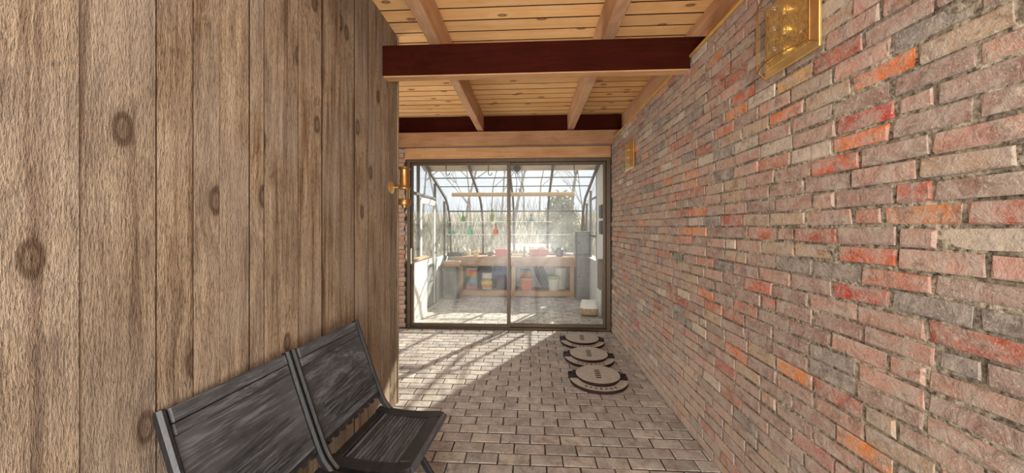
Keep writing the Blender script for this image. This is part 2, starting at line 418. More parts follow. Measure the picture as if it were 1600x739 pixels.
def stuff_mesh(name, items, mat, parent):
    """items: (verts, faces, matrix, colour) joined as one mesh with a per face colour"""
    V = []; Fc = []; cols = []
    for v, f, m4, c in items:
        o = len(V); V += [tuple(m4 @ Vector(p)) for p in v]; Fc += [tuple(i + o for i in q) for q in f]
        for q in f: cols += [c] * len(q)
    me = bpy.data.meshes.new(name); me.from_pydata(V, [], Fc); me.materials.append(mat)
    ca = me.color_attributes.new('tone', 'FLOAT_COLOR', 'CORNER')
    ca.data.foreach_set('color', np.array(cols, dtype=np.float32).ravel())
    me.update()
    o = bpy.data.objects.new(name, me); C.objects.link(o); o.parent = parent; o['kind'] = 'stuff'
    return o

PINK, MAUVE, RED, ORANGE, GREY, CREAM, TAN, RUST, DARK = (lin(178, 136, 118), lin(152, 120, 108), lin(168, 84, 64), lin(206, 126, 66), lin(122, 114, 108), lin(202, 184, 164), lin(176, 146, 118), lin(182, 106, 78), lin(58, 54, 50))
def brick_tone(rnd):
    u = rnd.random()
    for p, c in ((.28, PINK), (.52, MAUVE), (.66, TAN), (.73, RED), (.80, RUST), (.83, ORANGE), (.92, GREY), (.97, CREAM), (1.0, MAUVE)):
        if u <= p:
            q = rnd.uniform(.82, 1.14); return tuple(min(1, k * q * rnd.uniform(.97, 1.03)) for k in c[:3]) + (1,)

# right wall: bricks one by one
rnd = random.Random(11)
wall_r = empty('wall_right', (0, 0, 0), kind='structure')
MB().span((XR + .0048, -2.2, 0), (XR + .20, 5.06, 2.728)).build('mortar_bed', M['mortar'], wall_r)
CH, CL = .0682, .2135
variants = [jbrick(rnd.uniform(.198, .2035), .03, rnd.uniform(.056, .0595), .0034, .0042, rnd) for _ in range(16)]
vmesh = [raw_mesh('brick', v, f, M['brick']) for v, f in variants]
half = [jbrick(.097, .03, .0575, .006, .002, rnd) for _ in range(4)]
hmesh = [raw_mesh('brick', v, f, M['brick']) for v, f in half]
specials = []   # (px, py, colour) of bricks that stand out in the photograph
for px, py, c in ((1330, 140, ORANGE), (1345, 232, ORANGE), (1240, 125, lin(206, 152, 78)), (1325, 203, RED), (1330, 265, RUST), (1322, 388, RUST), (1318, 460, RED), (1288, 243, CREAM),
                  (1320, 295, MAUVE), (1168, 447, RUST), (1196, 478, RUST), (1192, 360, RUST), (1098, 463, ORANGE), (1067, 404, DARK), (1027, 467, DARK), (1078, 268, ORANGE), (1210, 195, ORANGE),
                  (1150, 160, RUST), (1250, 700, RED), (1140, 580, RED), (1300, 425, GREY), (1255, 380, TAN), (1255, 410, GREY), (1270, 330, PINK), (1135, 548, ORANGE), (1145, 250, PINK), (1290, 510, MAUVE), (1100, 325, ORANGE), (1305, 590, GREY)):
    Y = on_x(px, XR); p = at(px, py, Y); specials.append((p.y, p.z, {ORANGE: lin(216, 108, 36), RED: lin(172, 58, 42), RUST: lin(192, 92, 60)}.get(c, c)))
items = []
for r in range(40):
    z = .0341 + r * CH
    y = .32 + (r % 2) * CL / 2 + rnd.uniform(-.03, .03)
    while y < 5.05:
        short = rnd.random() < .07
        L = CL / 2 if short else CL
        if y + L > 5.06: break
        yc = y + L / 2
        k = rnd.randrange(len(half) if short else len(variants))
        c = brick_tone(rnd)
        for (sy, sz, scol) in specials:
            if abs(sy - yc) < L / 2 and abs(sz - z) < CH / 2: c = scol
        loc = Vector((XR + rnd.uniform(-.003, .003), yc, z + rnd.uniform(-.0015, .0015)))
        rot = (rnd.uniform(-.008, .008), rnd.uniform(-.02, .02), -R(90) + rnd.uniform(-.012, .012))
        a, b = proj((XR, yc - L / 2, z)), proj((XR, yc + L / 2, z))
        size = 0
        if a and b and 950 < b[0] < 1352 and -6 < b[1] < 745: size = min(abs(min(a[0], 1600) - b[0]), 200) * F * .0575 / a[2]
        items.append((size, short, k, loc, rot, c)); y += L
items.sort(key=lambda t: -t[0])
st = []
for i, (size, short, k, loc, rot, c) in enumerate(items):
    if i < 300:
        o = inst('brick', (hmesh if short else vmesh)[k], wall_r, loc, rot); o.color = c
    else:
        v, f = (half if short else variants)[k]
        from mathutils import Euler
        st.append((v, f, Matrix.Translation(loc) @ Euler(rot).to_matrix().to_4x4(), c))
stuff_mesh('small_bricks', st, M['brick_stuff'], wall_r)
# yellow strip along the wall top
MB().span((XR - .004, -2.2, 2.729), (1.30, 5.0, 2.748)).build('trim_1', plain('yellow_pine_strip', lin(206, 160, 84), .6), None, kind='structure')
MB().span((1.30, -2.2, 2.729), (1.36, 5.06, 2.748)).build('trim_2', M['header'], None, kind='structure')

# left wall: rough boards
wall_l = empty('wall_left', (0, 0, 0), kind='structure')
bd = [-2.2, -2.0, -1.8, -1.6, -1.4, -1.2, -1.0, -.8, -.6, -.4, -.2, -.02, .16, .34, .50, .64, .80]
bd += [on_x(px, XL) for px in (245, 302, 343, 389, 412, 466, 503, 531, 554, 575, 594, 609, 622.5)]
Y_END = bd[-1]
MB().span((XL - .14, -2.2, 0), (XL - .021, Y_END - .02, ZC)).build('wall_core', M['maroon'], wall_l)
for a, b in zip(bd[:-1], bd[1:]):
    wd = b - a - random.choice((.0015, .002, .004, .005))
    mb = MB(); dx = random.uniform(-.004, .003)
    mb.box((0, 0, 0), (.022, wd, ZC - .002))
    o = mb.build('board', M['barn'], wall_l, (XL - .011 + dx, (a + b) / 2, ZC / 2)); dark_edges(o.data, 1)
MB().box((0, 0, 0), (.16, .02, ZC - .002), None, .003).build('end_board', M['barn'], wall_l, (XL - .075, Y_END - .009, ZC / 2))

# recess behind the wood wall
wb = empty('wall_back', (0, 0, 0), kind='structure')
MB().span((-3.25, YD + .02, 0), (-1.865, YD + .16, 2.64)).build('mortar_bed', M['mortar'], wb)
st = []
for r in range(39):
    z = .0341 + r * CH; y = -3.25 + (r % 2) * CL / 2
    while y + CL < -1.75:
        L = min(CL, -1.845 - y)
        if L > .05:
            v, f = jbrick(L - .011, .03, .0575, .006, .002, rnd)
            c = brick_tone(rnd); c = tuple(a * .6 + b * .4 for a, b in zip(c, RUST))
            st.append((v, f, Matrix.Translation((y + L / 2, YD + .012 + rnd.uniform(-.003, .003), z)), c))
        y += CL
stuff_mesh('small_bricks', st, M['brick_stuff'], wb)
MB().span((-3.40, Y_END - .16, 0), (-3.26, 5.13, ZC)).build('wall_far_left', M['greywood'], None, kind='structure')
MB().span((-3.26, Y_END - .16, 0), (XL - .16, Y_END - .04, ZC)).build('wall_recess', M['greywood'], None, kind='structure')

# floor: clay pavers in running bond
floor = empty('floor', (0, 0, 0), kind='structure')
MB().span((-3.4, -2.2, -.12), (XR + .2, 5.12, -.005)).build('paver_bed', M['paver_joint'], floor)
PW, PD = .2095, .1075
def floor_tone(rnd):
    c = rnd.choice([lin(170, 162, 154), lin(174, 166, 158), lin(162, 154, 147), lin(166, 157, 151), lin(160, 156, 151), lin(178, 169, 159)])
    q = rnd.uniform(.86, 1.1); return tuple(k * q * rnd.uniform(.985, 1.015) for k in c[:3]) + (1,)
pv = [jbrick(PW - .0075, .03, PD - .0075, .004, .0016, rnd) for _ in range(10)]
pm = [raw_mesh('paver', v, f, M['paver']) for v, f in pv]
fl = []
rows = int((YD - .02 - .3) / PD)
for r in range(rows + 1):
    yc = YD - .02 - PD / 2 - r * PD
    x0 = -3.25 + (r % 2) * PW / 2 + rnd.uniform(-.006, .006)
    n = int((XR - x0) / PW) + 1
    for k in range(n):
        xa = x0 + k * PW; L = min(PW, XR + .012 - xa)
        if L < .012: continue
        xc = xa + L / 2
        if xc < XL - .05 and yc < Y_END - .15: continue
        a, b = proj((xa, yc, 0)), proj((xa + L, yc, 0))
        size = 0
        if a and b and yc > 1.9 and 600 < b[0] and a[0] < 1140 and a[1] < 760: size = (b[0] - a[0]) * 10 / a[2]
        fl.append((size, L, xc, yc, rnd.randrange(len(pv)), floor_tone(rnd)))
fl.sort(key=lambda t: -t[0])
st = []; cnt = 0
for size, L, xc, yc, k, c in fl:
    loc = Vector((xc, yc, rnd.uniform(-.0015, .0015))); rot = (-R(90) + rnd.uniform(-.006, .006), 0, rnd.uniform(-.008, .008))
    if cnt < 300 and size > 0:
        me = pm[k]
        if L < PW - .001:
            v, f = jbrick(L - .0055, .03, PD - .0055, .0035, .0012, rnd); me = raw_mesh('paver', v, f, M['paver'])
        o = inst('paver', me, floor, loc, rot); o.color = c; cnt += 1
    else:
        v, f = pv[k] if L >= PW - .001 else jbrick(L - .0055, .03, PD - .0055, .0035, .0012, rnd)
        st.append((v, f, Matrix.Translation(loc) @ Euler(rot).to_matrix().to_4x4(), c))
stuff_mesh('small_pavers', st, M['paver_stuff'], floor)

# ceiling: planks one by one
ceil = empty('ceiling', (0, 0, 0), kind='structure')
MB().span((-3.4, -2.2, ZC + .03), (1.42, 5.25, ZC + .09)).build('roof_deck', M['maroon'], ceil)
PLK = .152
y = 5.25; 
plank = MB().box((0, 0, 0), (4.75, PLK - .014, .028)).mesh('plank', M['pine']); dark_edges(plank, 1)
while y > -2.2:
    inst('plank', plank, ceil, (-1.0, y - PLK / 2, ZC + .014 + random.uniform(-.001, .001))); y -= PLK

def beam_thing(name, a, b, mat, label, cat='beam', ch=.006, group=None):
    c = [(a[i] + b[i]) / 2 for i in range(3)]
    o = MB().box((0, 0, 0), [abs(b[i] - a[i]) for i in range(3)], None, ch).build(name, mat, None, c)
    return tag(o, label, cat, group)
ZR = 2.88; ZRT = ZC - .001
beam_thing('rafter', (-.768, -2.15, ZR), (-.682, 5.03, ZRT), M['rafter'], 'brown wooden ceiling rafter left of centre, running from camera to the glass door', 'rafter', .006, 'ceiling rafters')
beam_thing('rafter', (.531, -2.15, ZR), (.618, 5.03, ZRT), M['rafter'], 'brown wooden ceiling rafter right of centre, between the pine plank bays', 'rafter', .006, 'ceiling rafters')
beam_thing('rafter', (1.305, -2.15, 2.75), (1.395, 5.03, ZRT), M['rafter'], 'wooden rafter lying along the top of the brick wall', 'rafter', .006, 'ceiling rafters')
# cross beam: pale body with a separate dark board on its front
YB = 2.556
bm_ = empty('cross_beam', (0, YB, 2.65), label='heavy cross beam with dark mahogany face spanning wood wall to brick wall', cat='beam')
MB().span((XL - .11, .021, 0), (1.30, .11, .235), .005).build('beam_body', M['header'], bm_)
mb = MB(); mb.span((XL - .11, 0, .006), (1.30, .02, .232), .004); o = mb.build('face_board', M['maroon'], bm_); o['label'] = 'dark mahogany front face'
beam_thing('header_beam', (-3.25, 4.86, 2.665), (1.30, 4.958, 2.858), M['rafter_x'], 'brown upper header beam below the rafter ends, over the glass door')
beam_thing('header_beam', (-1.855, 4.965, 2.495), (1.15, 5.06, 2.66), M['header'], 'honey coloured lower header board just above the sliding glass door')
for xa, xb, lb in ((-3.25, -.77, 'dark red blocking board above the header, left of the left rafter'), (-.68, .53, 'dark red blocking board above the header, between the two rafters'), (.62, 1.30, 'dark red blocking board above the header, beside the brick wall')):
    beam_thing('blocking_board', (xa, 4.985, 2.861), (xb, 5.02, ZC - .002), M['maroon'], lb, 'board', .003, 'blocking boards')
MB().span((-3.25, 5.03, 2.665), (1.36, 5.13, ZC + .02)).build('wall_above_door', M['greywood'], None, kind='structure')

# sliding glass door
X0, X1, Z0, Z1 = at(637, 500, YD + .03).x, at(953, 500, YD + .03).x, 0.0, 2.49
door = empty('door_1', (0, YD, 0), kind='structure')
mb = MB()
mb.span((X0, .0, 0), (X0 + .05, .12, Z1)); mb.span((X1 - .05, 0, 0), (X1, .12, Z1)); mb.span((X0 + .05, 0, Z1 - .045), (X1 - .05, .12, Z1)); mb.span((X0 + .05, 0, 0), (X1 - .05, .12, .022))
mb.build('door_frame', M['bronze'], door)
XM = at(795, 400, YD + .06).x
def panel(xa, xb, y, hand):
    mb = MB(); s = .036
    mb.span((xa, y, .024), (xa + s, y + .035, Z1 - .047), .003); mb.span((xb - s, y, .024), (xb, y + .035, Z1 - .047), .003)
    mb.span((xa + s, y, .024), (xb - s, y + .035, .024 + .05), .003); mb.span((xa + s, y, Z1 - .047 - .04), (xb - s, y + .035, Z1 - .047), .003)
    p = mb.build('sliding_panel', M['bronze'], door)
    MB().span((xa + s, y + .014, .074), (xb - s, y + .020, Z1 - .087)).build('glass_pane', M['door_glass'], p)
    if hand:
        h = MB(); h.span((xa + .008, y - .028, .95), (xa + .026, y - .016, 1.18), .003); h.span((xa + .008, y - .018, .96), (xa + .026, y, .985)); h.span((xa + .008, y - .018, 1.145), (xa + .026, y, 1.17))
        o = h.build('pull_handle', M['white'], p); o['label'] = 'pale pull handle'
panel(X0 + .052, XM + .028, .012, True)
panel(XM - .028, X1 - .052, .062, False)

# ------------------------------------------------------------------ greenhouse
GL, GR, GF = -1.88, 1.20, 7.9
gfloor = empty('floor_greenhouse', (0, 0, 0), kind='structure')
MB().span((GL - .1, 5.12, -.12), (GR + .1, 8.0, -.005)).build('paver_bed', M['paver_joint'], gfloor)
st = []; y = 5.09 + PD / 2; r = 0
while y < 7.85:
    x = GL + (r % 2) * PW / 2 - PW / 2
    while x < GR:
        xa, xb = max(x, GL), min(x + PW, GR)
        if xb - xa > .04:
            v, f = jbrick(xb - xa - .006, .03, PD - .006, .0035, .0012, rnd)
            c = tuple(min(1, k * 1.5) for k in floor_tone(rnd)[:3]) + (1,)  # raised tone puts sunlight into the greenhouse paver colour
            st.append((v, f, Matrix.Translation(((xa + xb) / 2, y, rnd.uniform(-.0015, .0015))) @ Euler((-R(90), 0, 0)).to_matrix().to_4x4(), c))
        x += PW
    y += PD; r += 1
stuff_mesh('small_pavers', st, M['paver_stuff'], gfloor)
# front knee wall, right wall, solid part of roof
MB().span((GL - .1, GF - .04, -.05), (GR + .1, GF + .12, .86)).build('wall_front', M['knee'], None, kind='structure')
YS = 6.30
zr = lambda Y: 2.95 - .333 * (Y - 5.0)
mb = MB(); mb.add([(GR, 5.06, -.05), (GR, YS, -.05), (GR, YS, zr(YS)), (GR, 5.06, zr(5.06)), (GR + .12, 5.06, -.05), (GR + .12, YS, -.05), (GR + .12, YS, zr(YS)), (GR + .12, 5.06, zr(5.06))],
                  [(0, 1, 2, 3), (4, 7, 6, 5), (0, 4, 5, 1), (1, 5, 6, 2), (2, 6, 7, 3), (3, 7, 4, 0)])
mb.build('wall_greenhouse_right', M['white'], None, kind='structure')
MB().span((GR, YS + .002, -.05), (GR + .12, GF - .045, .86)).build('wall_knee_right', M['knee'], None, kind='structure')
MB().span((GR - .03, YS, .861), (GR + .12, GF - .045, .885)).build('trim_3', M['white'], None, kind='structure')
sof = empty('ceiling_greenhouse', (0, 0, 0), kind='structure')
nb = 9; ang = math.atan(.333)
for k in range(nb):
    y0 = 5.14 + (YS - 5.14) * k / nb; y1 = 5.14 + (YS - 5.14) * (k + 1) / nb
    mb = MB(); mb.box((0, 0, 0), (GR - GL + .2, (y1 - y0) / math.cos(ang) - .006, .03), Matrix.Rotation(-ang, 3, 'X'), .004)
    mb.build('plank', M['soffit'], sof, ((GL + GR) / 2, (y0 + y1) / 2, zr((y0 + y1) / 2) + .02))
beam_thing('greenhouse_joist', (GL + .025, 5.62, zr(5.68) - .18), (GR - .005, 5.68, zr(5.68) - .066), M['header'], 'brown joist under the pale boarded roof just inside the greenhouse', 'beam')

prof = [(YS, zr(YS)), (6.75, zr(6.75)), (7.16, 2.23), (7.42, 2.115), (7.6, 1.97), (7.74, 1.78), (7.84, 1.55), (7.885, 1.32), (GF, 1.1), (GF, .885)]
bars = [GL + .023, -1.098, -.38, .394, GR - .026]
gh = empty('greenhouse_glazing', (0, 0, 0), label='curved glass greenhouse roof and front with grey metal bars behind the sliding door', cat='greenhouse')
for x in bars:
    MB().bar([(x, 5.16, zr(5.16) - .03)] + [(x, y, z - .03 if y < 7.2 else z) for y, z in prof], .042, .06, (1, 0, 0), .006).build('curved_bar', M['alu'], gh)
for (y, z) in ((7.70, 1.845), (6.44, zr(6.44) - .05), (6.80, zr(6.80) - .05)):
    for xa, xb in zip(bars[:-1], bars[1:]):
        MB().span((xa + .022, y - .02, z - .016 if y > 7 else z - .008), (xb - .022, y + .02, z + .016 if y > 7 else z + .008), .003).build('purlin' if y > 7 else 'glazing_rib', M['alu'], gh)
MB().span((GL + .002, GF - .06, .862), (GR - .002, GF + .06, .885), .003).build('sill_plate', M['alu'], gh)
segs = [prof[0:3], prof[2:6], prof[5:]]
for xa, xb in zip(bars[:-1], bars[1:]):
    for sg in segs:
        mb = MB(); path = [((xa + xb) / 2, y + .012, z + .006) for y, z in sg]
        mb.bar(path, xb - xa - .046, .006, (1, 0, 0)); mb.build('glass_pane', M['pane'], gh)

# left end wall of the greenhouse: ledge, posts, door, panes
def post(mb, y, z0, z1, t=.045): mb.span((GL - .03, y - t / 2, z0), (GL + .02, y + t / 2, z1), .003)
win = empty('window_1', (0, 0, 0), kind='structure')
yp = [5.16, 5.66, 6.66, 7.40]
zt = {5.16: zr(5.16) - .05, 5.66: zr(5.66) - .05, 6.66: zr(6.66) - .05, 7.40: 2.05}
for y in yp:
    mb = MB(); post(mb, y, 0.0, zt[y]); mb.build('post', M['alu'], win)
for a, b in zip(yp[:-1], yp[1:]):
    if b < 7.0: MB().span((GL - .03, a + .024, 2.02), (GL + .02, b - .024, 2.065), .003).build('head_rail', M['alu'], win)
    # pane above the rail
    z0 = 2.067 if b < 7 else .87
    mb = MB(); A = [(GL - .008, a + .024, z0), (GL - .008, b - .024, z0), (GL - .008, b - .024, zt[b]), (GL - .008, a + .024, zt[a])]
    mb.add(A + [(x + .006, y, z) for x, y, z in A], [(0, 1, 2, 3), (7, 6, 5, 4), (0, 4, 5, 1), (1, 5, 6, 2), (2, 6, 7, 3), (3, 7, 4, 0)]); mb.build('glass_pane', M['pane'], win)
MB().span((GL - .008, 5.184, .88), (GL - .002, 5.636, 2.018)).build('glass_pane', M['pane'], win)
mb = MB(); A = [(GL - .008, 7.424, .87)] + [(GL - .008, y - .02, z - .03) for y, z in prof[::-1] if y > 7.42 and z > .9] + [(GL - .008, 7.424, 2.05)]
n = len(A); mb.add(A + [(x + .006, y, z) for x, y, z in A], [tuple(range(n)), tuple(range(n, 2 * n))[::-1]] + [(k, (k + 1) % n, n + (k + 1) % n, n + k) for k in range(n)]); mb.build('glass_pane', M['pane'], win)
MB().span((GL - .1, 6.69, -.05), (GL, GF - .045, .86)).build('wall_knee_left', M['knee'], None, kind='structure')
d2 = empty('door_2', (GL, 5.70, 0), kind='structure')
mb = MB(); L = .92
mb.span((-.02, 0, .02), (.02, .09, 2.0), .003); mb.span((-.02, L - .09, .02), (.02, L, 2.0), .003); mb.span((-.02, .09, 1.9), (.02, L - .09, 2.0), .003); mb.span((-.02, .09, .80), (.02, L - .09, .90), .003)
fr = mb.build('door_leaf', M['white'], d2)
MB().span((-.012, .09, .03), (.012, L - .09, .80), .003).build('kick_panel', M['oldgrey'], d2)
MB().span((-.004, .09, .90), (.004, L - .09, 1.9)).build('glass_pane', M['pane'], d2)
mb = MB(); mb.tube([(.02, L - .045, 1.0), (.06, L - .045, 1.0), (.06, L - .14, 1.0)], .009, 8); mb.build('door_handle', M['darkgrey'], d2)
led = empty('ledge_wall', (GL + .07, 5.41, 0), label='low white ledge wall with tan wooden cap inside the greenhouse, by the left edge of the sliding door', cat='ledge')
MB().span((-.045, -.30, 0), (.05, .34, .965), .003).build('ledge_body', M['white'], led)
o = MB().span((-.045, -.31, .966), (.075, .36, 1.0), .005).build('wood_cap', M['bench'], led)

# right end glazing above the knee wall
win2 = empty('window_2', (0, 0, 0), kind='structure')
for y, zt2 in ((YS + .03, zr(YS) - .06), (7.0, zr(7.0) - .06), (7.5, 2.0)):
    MB().span((GR - .005, y - .02, .887), (GR + .04, y + .02, zt2), .003).build('post', M['alu'], win2)
for a, b, za, zb in ((YS + .05, 6.98, zr(YS + .05) - .06, zr(6.98) - .06), (7.02, 7.48, zr(7.02) - .06, 2.02)):
    A = [(GR + .012, a, .89), (GR + .012, b, .89), (GR + .012, b, zb), (GR + .012, a, za)]
    MB().add(A + [(x + .006, y, z) for x, y, z in A], [(0, 1, 2, 3), (7, 6, 5, 4), (0, 4, 5, 1), (1, 5, 6, 2), (2, 6, 7, 3), (3, 7, 4, 0)]).build('glass_pane', M['pane'], win2)
MB().span((GR - .004, YS + .052, 2.02), (GR + .008, 6.978, 2.06), .003).build('head_rail', M['alu'], win2)
MB().span((GR - .004, 6.32, 1.30), (GR + .008, 6.978, 1.34), .003).build('cross_rail', M['alu'], win2)

# ------------------------------------------------------------------ potting bench and what is on and under it
BX0, BX1, BY0, BY1, BZ = -1.62, at(899, 400, 7.32).x, 7.28, 7.83, .85
bench = empty('potting_bench', ((BX0 + BX1) / 2, 7.55, 0), label='long weathered wooden potting bench under the greenhouse glass', cat='bench')
ox = (BX0 + BX1) / 2
for k in range(4):
    ya = BY0 + k * (BY1 - BY0) / 4
    MB().span((BX0 - ox, ya - 7.55, BZ - .032), (BX1 - ox, ya + (BY1 - BY0) / 4 - .004 - 7.55, BZ), .003).build('top_board', M['bench'], bench)
MB().span((BX0 - ox, BY0 - 7.55 - .022, BZ - .19), (BX1 - ox, BY0 - 7.55 - .001, BZ + .005), .003).build('apron', M['bench'], bench)
for x in (BX0 + .13, -.36, BX1 - .07):
    for yy in (BY0 + .045, BY1 - .06):
        MB().box((0, 0, 0), (.085, .085, BZ - .034), None, .004).build('leg', M['bench_z'], bench, (x - ox, yy - 7.55, (BZ - .034) / 2))
MB().span((BX0 + .08 - ox, BY0 - 7.55 + .0, .02), (BX1 - .02 - ox, BY0 - 7.55 + .022, .13), .003).build('bottom_rail', M['bench'], bench)
mb = MB()
MB().span((BX0 + .1 - ox, BY0 + .09 - 7.55, .10), (BX1 - .03 - ox, BY1 - .1 - 7.55, .125), .003).build('lower_shelf', M['bench'], bench)
SH = .1255; TB = BZ + .001

def simple(name, mb, mat, loc, label, cat, group=None, smooth=True, rz=0):
    return tag(mb.build(name, mat, None, loc, smooth, None, rz), label, cat, group)
def lathe_thing(name, profl, mat, loc, label, cat, group=None, n=20):
    return simple(name, MB().lathe(profl, n), mat, loc, label, cat, group)

# on the bench
def bx(px, Y=7.5): return at(px, 400, Y).x
tr = empty('seedling_tray', (bx(711, 7.55) + .02, 7.55, TB), label='brown seedling tray of dry soil at the left end of the potting bench', cat='tray')
mb = MB()
for (a, b) in (((-.17, -.14, 0), (.17, .14, .012)), ((-.17, -.14, .012), (.17, -.125, .075)), ((-.17, .125, .012), (.17, .14, .075)), ((-.17, -.125, .012), (-.155, .125, .075)), ((.155, -.125, .012), (.17, .125, .075))): mb.span(a, b)
mb.build('tray', M['darkgrey'], tr); MB().span((-.153, -.123, .013), (.153, .123, .06), .004).build('soil', M['soil'], tr)
jug = [(.0, 0), (.065, .0), (.072, .02), (.072, .11), (.055, .15), (.026, .175), (.022, .2), (.024, .205), (.0, .206)]
lathe_thing('plastic_jug', jug, M['white'], (bx(719, 7.7) + .06, 7.7, TB), 'round white plastic jug behind the seedling tray', 'jug')
lathe_thing('plastic_jug', [(r * .85, z * .8) for r, z in jug], M['cream'], (bx(727, 7.68) + .06, 7.70, TB), 'smaller cream jug standing beside the round white jug', 'jug')
pot = lambda r0, r1, h: [(0, 0), (r0, 0), (r1 * .95, h * .78), (r1 * .96, h * .79), (r1 * 1.08, h * .8), (r1 * 1.08, h), (r1 * .95, h), (r1 * .9, h * .85), (0, h * .84)]
lathe_thing('flower_pot', pot(.05, .07, .11), M['cream'], (bx(744, 7.45), 7.45, TB), 'small cream flower pot on the front of the bench, left half', 'pot')
lathe_thing('flower_pot', pot(.05, .075, .09), M['oldgrey'], (bx(766, 7.55), 7.55, TB), 'low grey pot left of the red plastic box', 'pot')
rb = empty('storage_box', (bx(784, 7.5), 7.5, TB), label='faded red plastic box on the bench left of the door stile', cat='box')
mb = MB()
for (a, b) in (((-.13, -.09, 0), (.13, .09, .01)), ((-.13, -.09, .01), (.13, -.08, .14)), ((-.13, .08, .01), (.13, .09, .14)), ((-.13, -.08, .01), (-.12, .08, .14)), ((.12, -.08, .01), (.13, .08, .14))): mb.span(a, b)
mb.build('box_body', M['red'], rb); MB().span((-.135, -.095, .14), (.135, .095, .155), .004).build('lid', M['red'], rb)
fa = empty('bench_tap', (bx(819, 7.36), 7.36, TB), label='tall thin metal tap standing on the front of the bench', cat='tap')
MB().lathe([(0, 0), (.025, 0), (.025, .015), (.012, .02), (.011, .2), (.014, .205), (.014, .22), (0, .222)], 12).build('stem', M['darkgrey'], fa, smooth=True)
MB().tube([(0, 0, .19), (0, -.05, .2), (0, -.08, .18), (0, -.085, .14)], .009, 8).build('spout', M['darkgrey'], fa, smooth=True)
pt = empty('plant_tray', (bx(812, 7.66), 7.66, TB), label='shallow tray of pale green seedlings behind the metal tap', cat='tray')
mb = MB(); mb.span((-.17, -.1, 0), (.17, .1, .05), .006); mb.build('tray', M['cream'], pt)
mb = MB(); 
for k in range(46):
    x, y_, h = random.uniform(-.15, .15), random.uniform(-.08, .08), random.uniform(.04, .1); a = random.uniform(0, 6.28)
    mb.add([(x - .012, y_, .05), (x + .012, y_, .05), (x + .03 * math.cos(a), y_ + .03 * math.sin(a), .05 + h), (x + .012 * math.cos(a), y_ + .02, .05 + h * .6)], [(0, 1, 2), (0, 2, 3), (1, 3, 2), (0, 3, 1)])
mb.build('seedlings', M['leafy'], pt, kind='stuff')
pl = empty('window_planter', (bx(841, 7.6), 7.6, TB), label='long terracotta planter box of soil left of the dark watering pot', cat='planter')
mb = MB(); mb.prism([(-.19, -.06), (.19, -.06), (.19, .06), (-.19, .06)], 0, .02)
for (a, b) in (((-.20, -.075, .02), (.20, -.06, .13)), ((-.20, .06, .02), (.20, .075, .13)), ((-.20, -.06, .02), (-.185, .06, .13)), ((.185, -.06, .02), (.20, .06, .13))): mb.span(a, b)
mb.build('planter_body', M['terracotta'], pl)
mb = MB()
for (a, b) in (((-.215, -.09, .13), (.215, -.06, .15)), ((-.215, .06, .13), (.215, .09, .15)), ((-.215, -.06, .13), (-.185, .06, .15)), ((.185, -.06, .13), (.215, .06, .15))): mb.span(a, b)
mb.build('rim', M['terra_pale'], pl); MB().span((-.184, -.059, .021), (.184, .059, .12), .004).build('soil', M['soil'], pl)
wc = empty('watering_pot', (bx(874, 7.5), 7.5, TB), label='dark round clay watering pot with spout and handle at the right end of bench', cat='pot')
MB().lathe([(0, 0), (.06, 0), (.095, .05), (.1, .1), (.085, .15), (.055, .175), (.058, .19), (.04, .19), (.035, .17), (0, .168)], 20).build('pot_body', M['clay_dark'], wc, smooth=True)
MB().tube([(-.085, 0, .09), (-.13, 0, .13), (-.15, 0, .185)], [.022, .016, .012], 10).build('spout', M['clay_dark'], wc, smooth=True)
MB().tube([(.085, 0, .14), (.13, 0, .15), (.145, 0, .1), (.12, 0, .06), (.09, 0, .05)], .011, 8).build('handle', M['clay_dark'], wc, smooth=True)
mb = MB()
for i in range(3): mb.span((-.15, -.1, .02 * i), (.15 - .01 * i, .1, .02 * i + .017), .004)
simple('paper_stack', mb, M['white'], (at(890, 390, 7.7).x - .06, 7.70, TB), 'low stack of white seed trays at the right end behind the watering pot', 'tray', None, False)

# under the bench
def sack(name, w, d, h, bands, label, loc, rz=0, cat='bag'):
    """pillow shaped sack, bands: list of (z fraction, material)"""
    e = empty(name, loc, rz, label=label, cat=cat)
    n = 24; zs = [0, .04, .12, .25, .4, .55, .7, .82, .9, .96, 1.0]
    def ring(t):
        pw = .82 + .18 * math.sin(math.pi * min(1, max(0, t * .9 + .1))); pd = (math.sin(math.pi * min(1, t * .92 + .06)) ** .5 if t < 1 else .1)
        return w / 2 * pw, max(.012, d / 2 * pd)
    prev = 0
    for bi, (t1, mat) in enumerate(bands):
        ts = sorted(set([prev, t1] + [z for z in zs if prev < z < t1])); vs = []; fs = []
        for t in ts:
            a, b = ring(t)
            for k in range(n):
                th = 2 * math.pi * k / n; cx, sy = math.cos(th), math.sin(th)
                wr = 1 + .05 * math.sin(5 * th + 9 * t)
                vs.append((math.copysign(abs(cx) ** .55, cx) * a * wr, math.copysign(abs(sy) ** .8, sy) * b * wr, t * h))
        for i in range(len(ts) - 1):
            for k in range(n): fs.append((i * n + k, i * n + (k + 1) % n, (i + 1) * n + (k + 1) % n, (i + 1) * n + k))
        fs.append(tuple(range(n))); fs.append(tuple((len(ts) - 1) * n + k for k in range(n)))
        MB().add(vs, fs).build('bag_band' if bi else 'bag_bottom', mat, e, smooth=True)
        prev = t1
    return e
BGY = 7.52
pinkm, orm, tealm, lil = plain('salmon_print', lin(224, 140, 116), .5), plain('orange_print', lin(230, 150, 70), .5), plain('teal_print', lin(110, 168, 160), .5), plain('lilac_print', lin(170, 140, 160), .5)
whm = plain('white_bag_film', lin(232, 228, 220), .4); yem = plain('yellow_print', lin(232, 204, 104), .5); grm = plain('grass_print', lin(148, 162, 96), .5)
sack('fertilizer_sack', .27, .16, .46, [(.1, pinkm), (.3, lil), (.55, tealm), (.62, lil), (.8, orm), (.92, pinkm), (1, whm)], 'upright pink and teal printed sack under the left end of the bench', (bx(737, BGY), BGY, SH), .06)
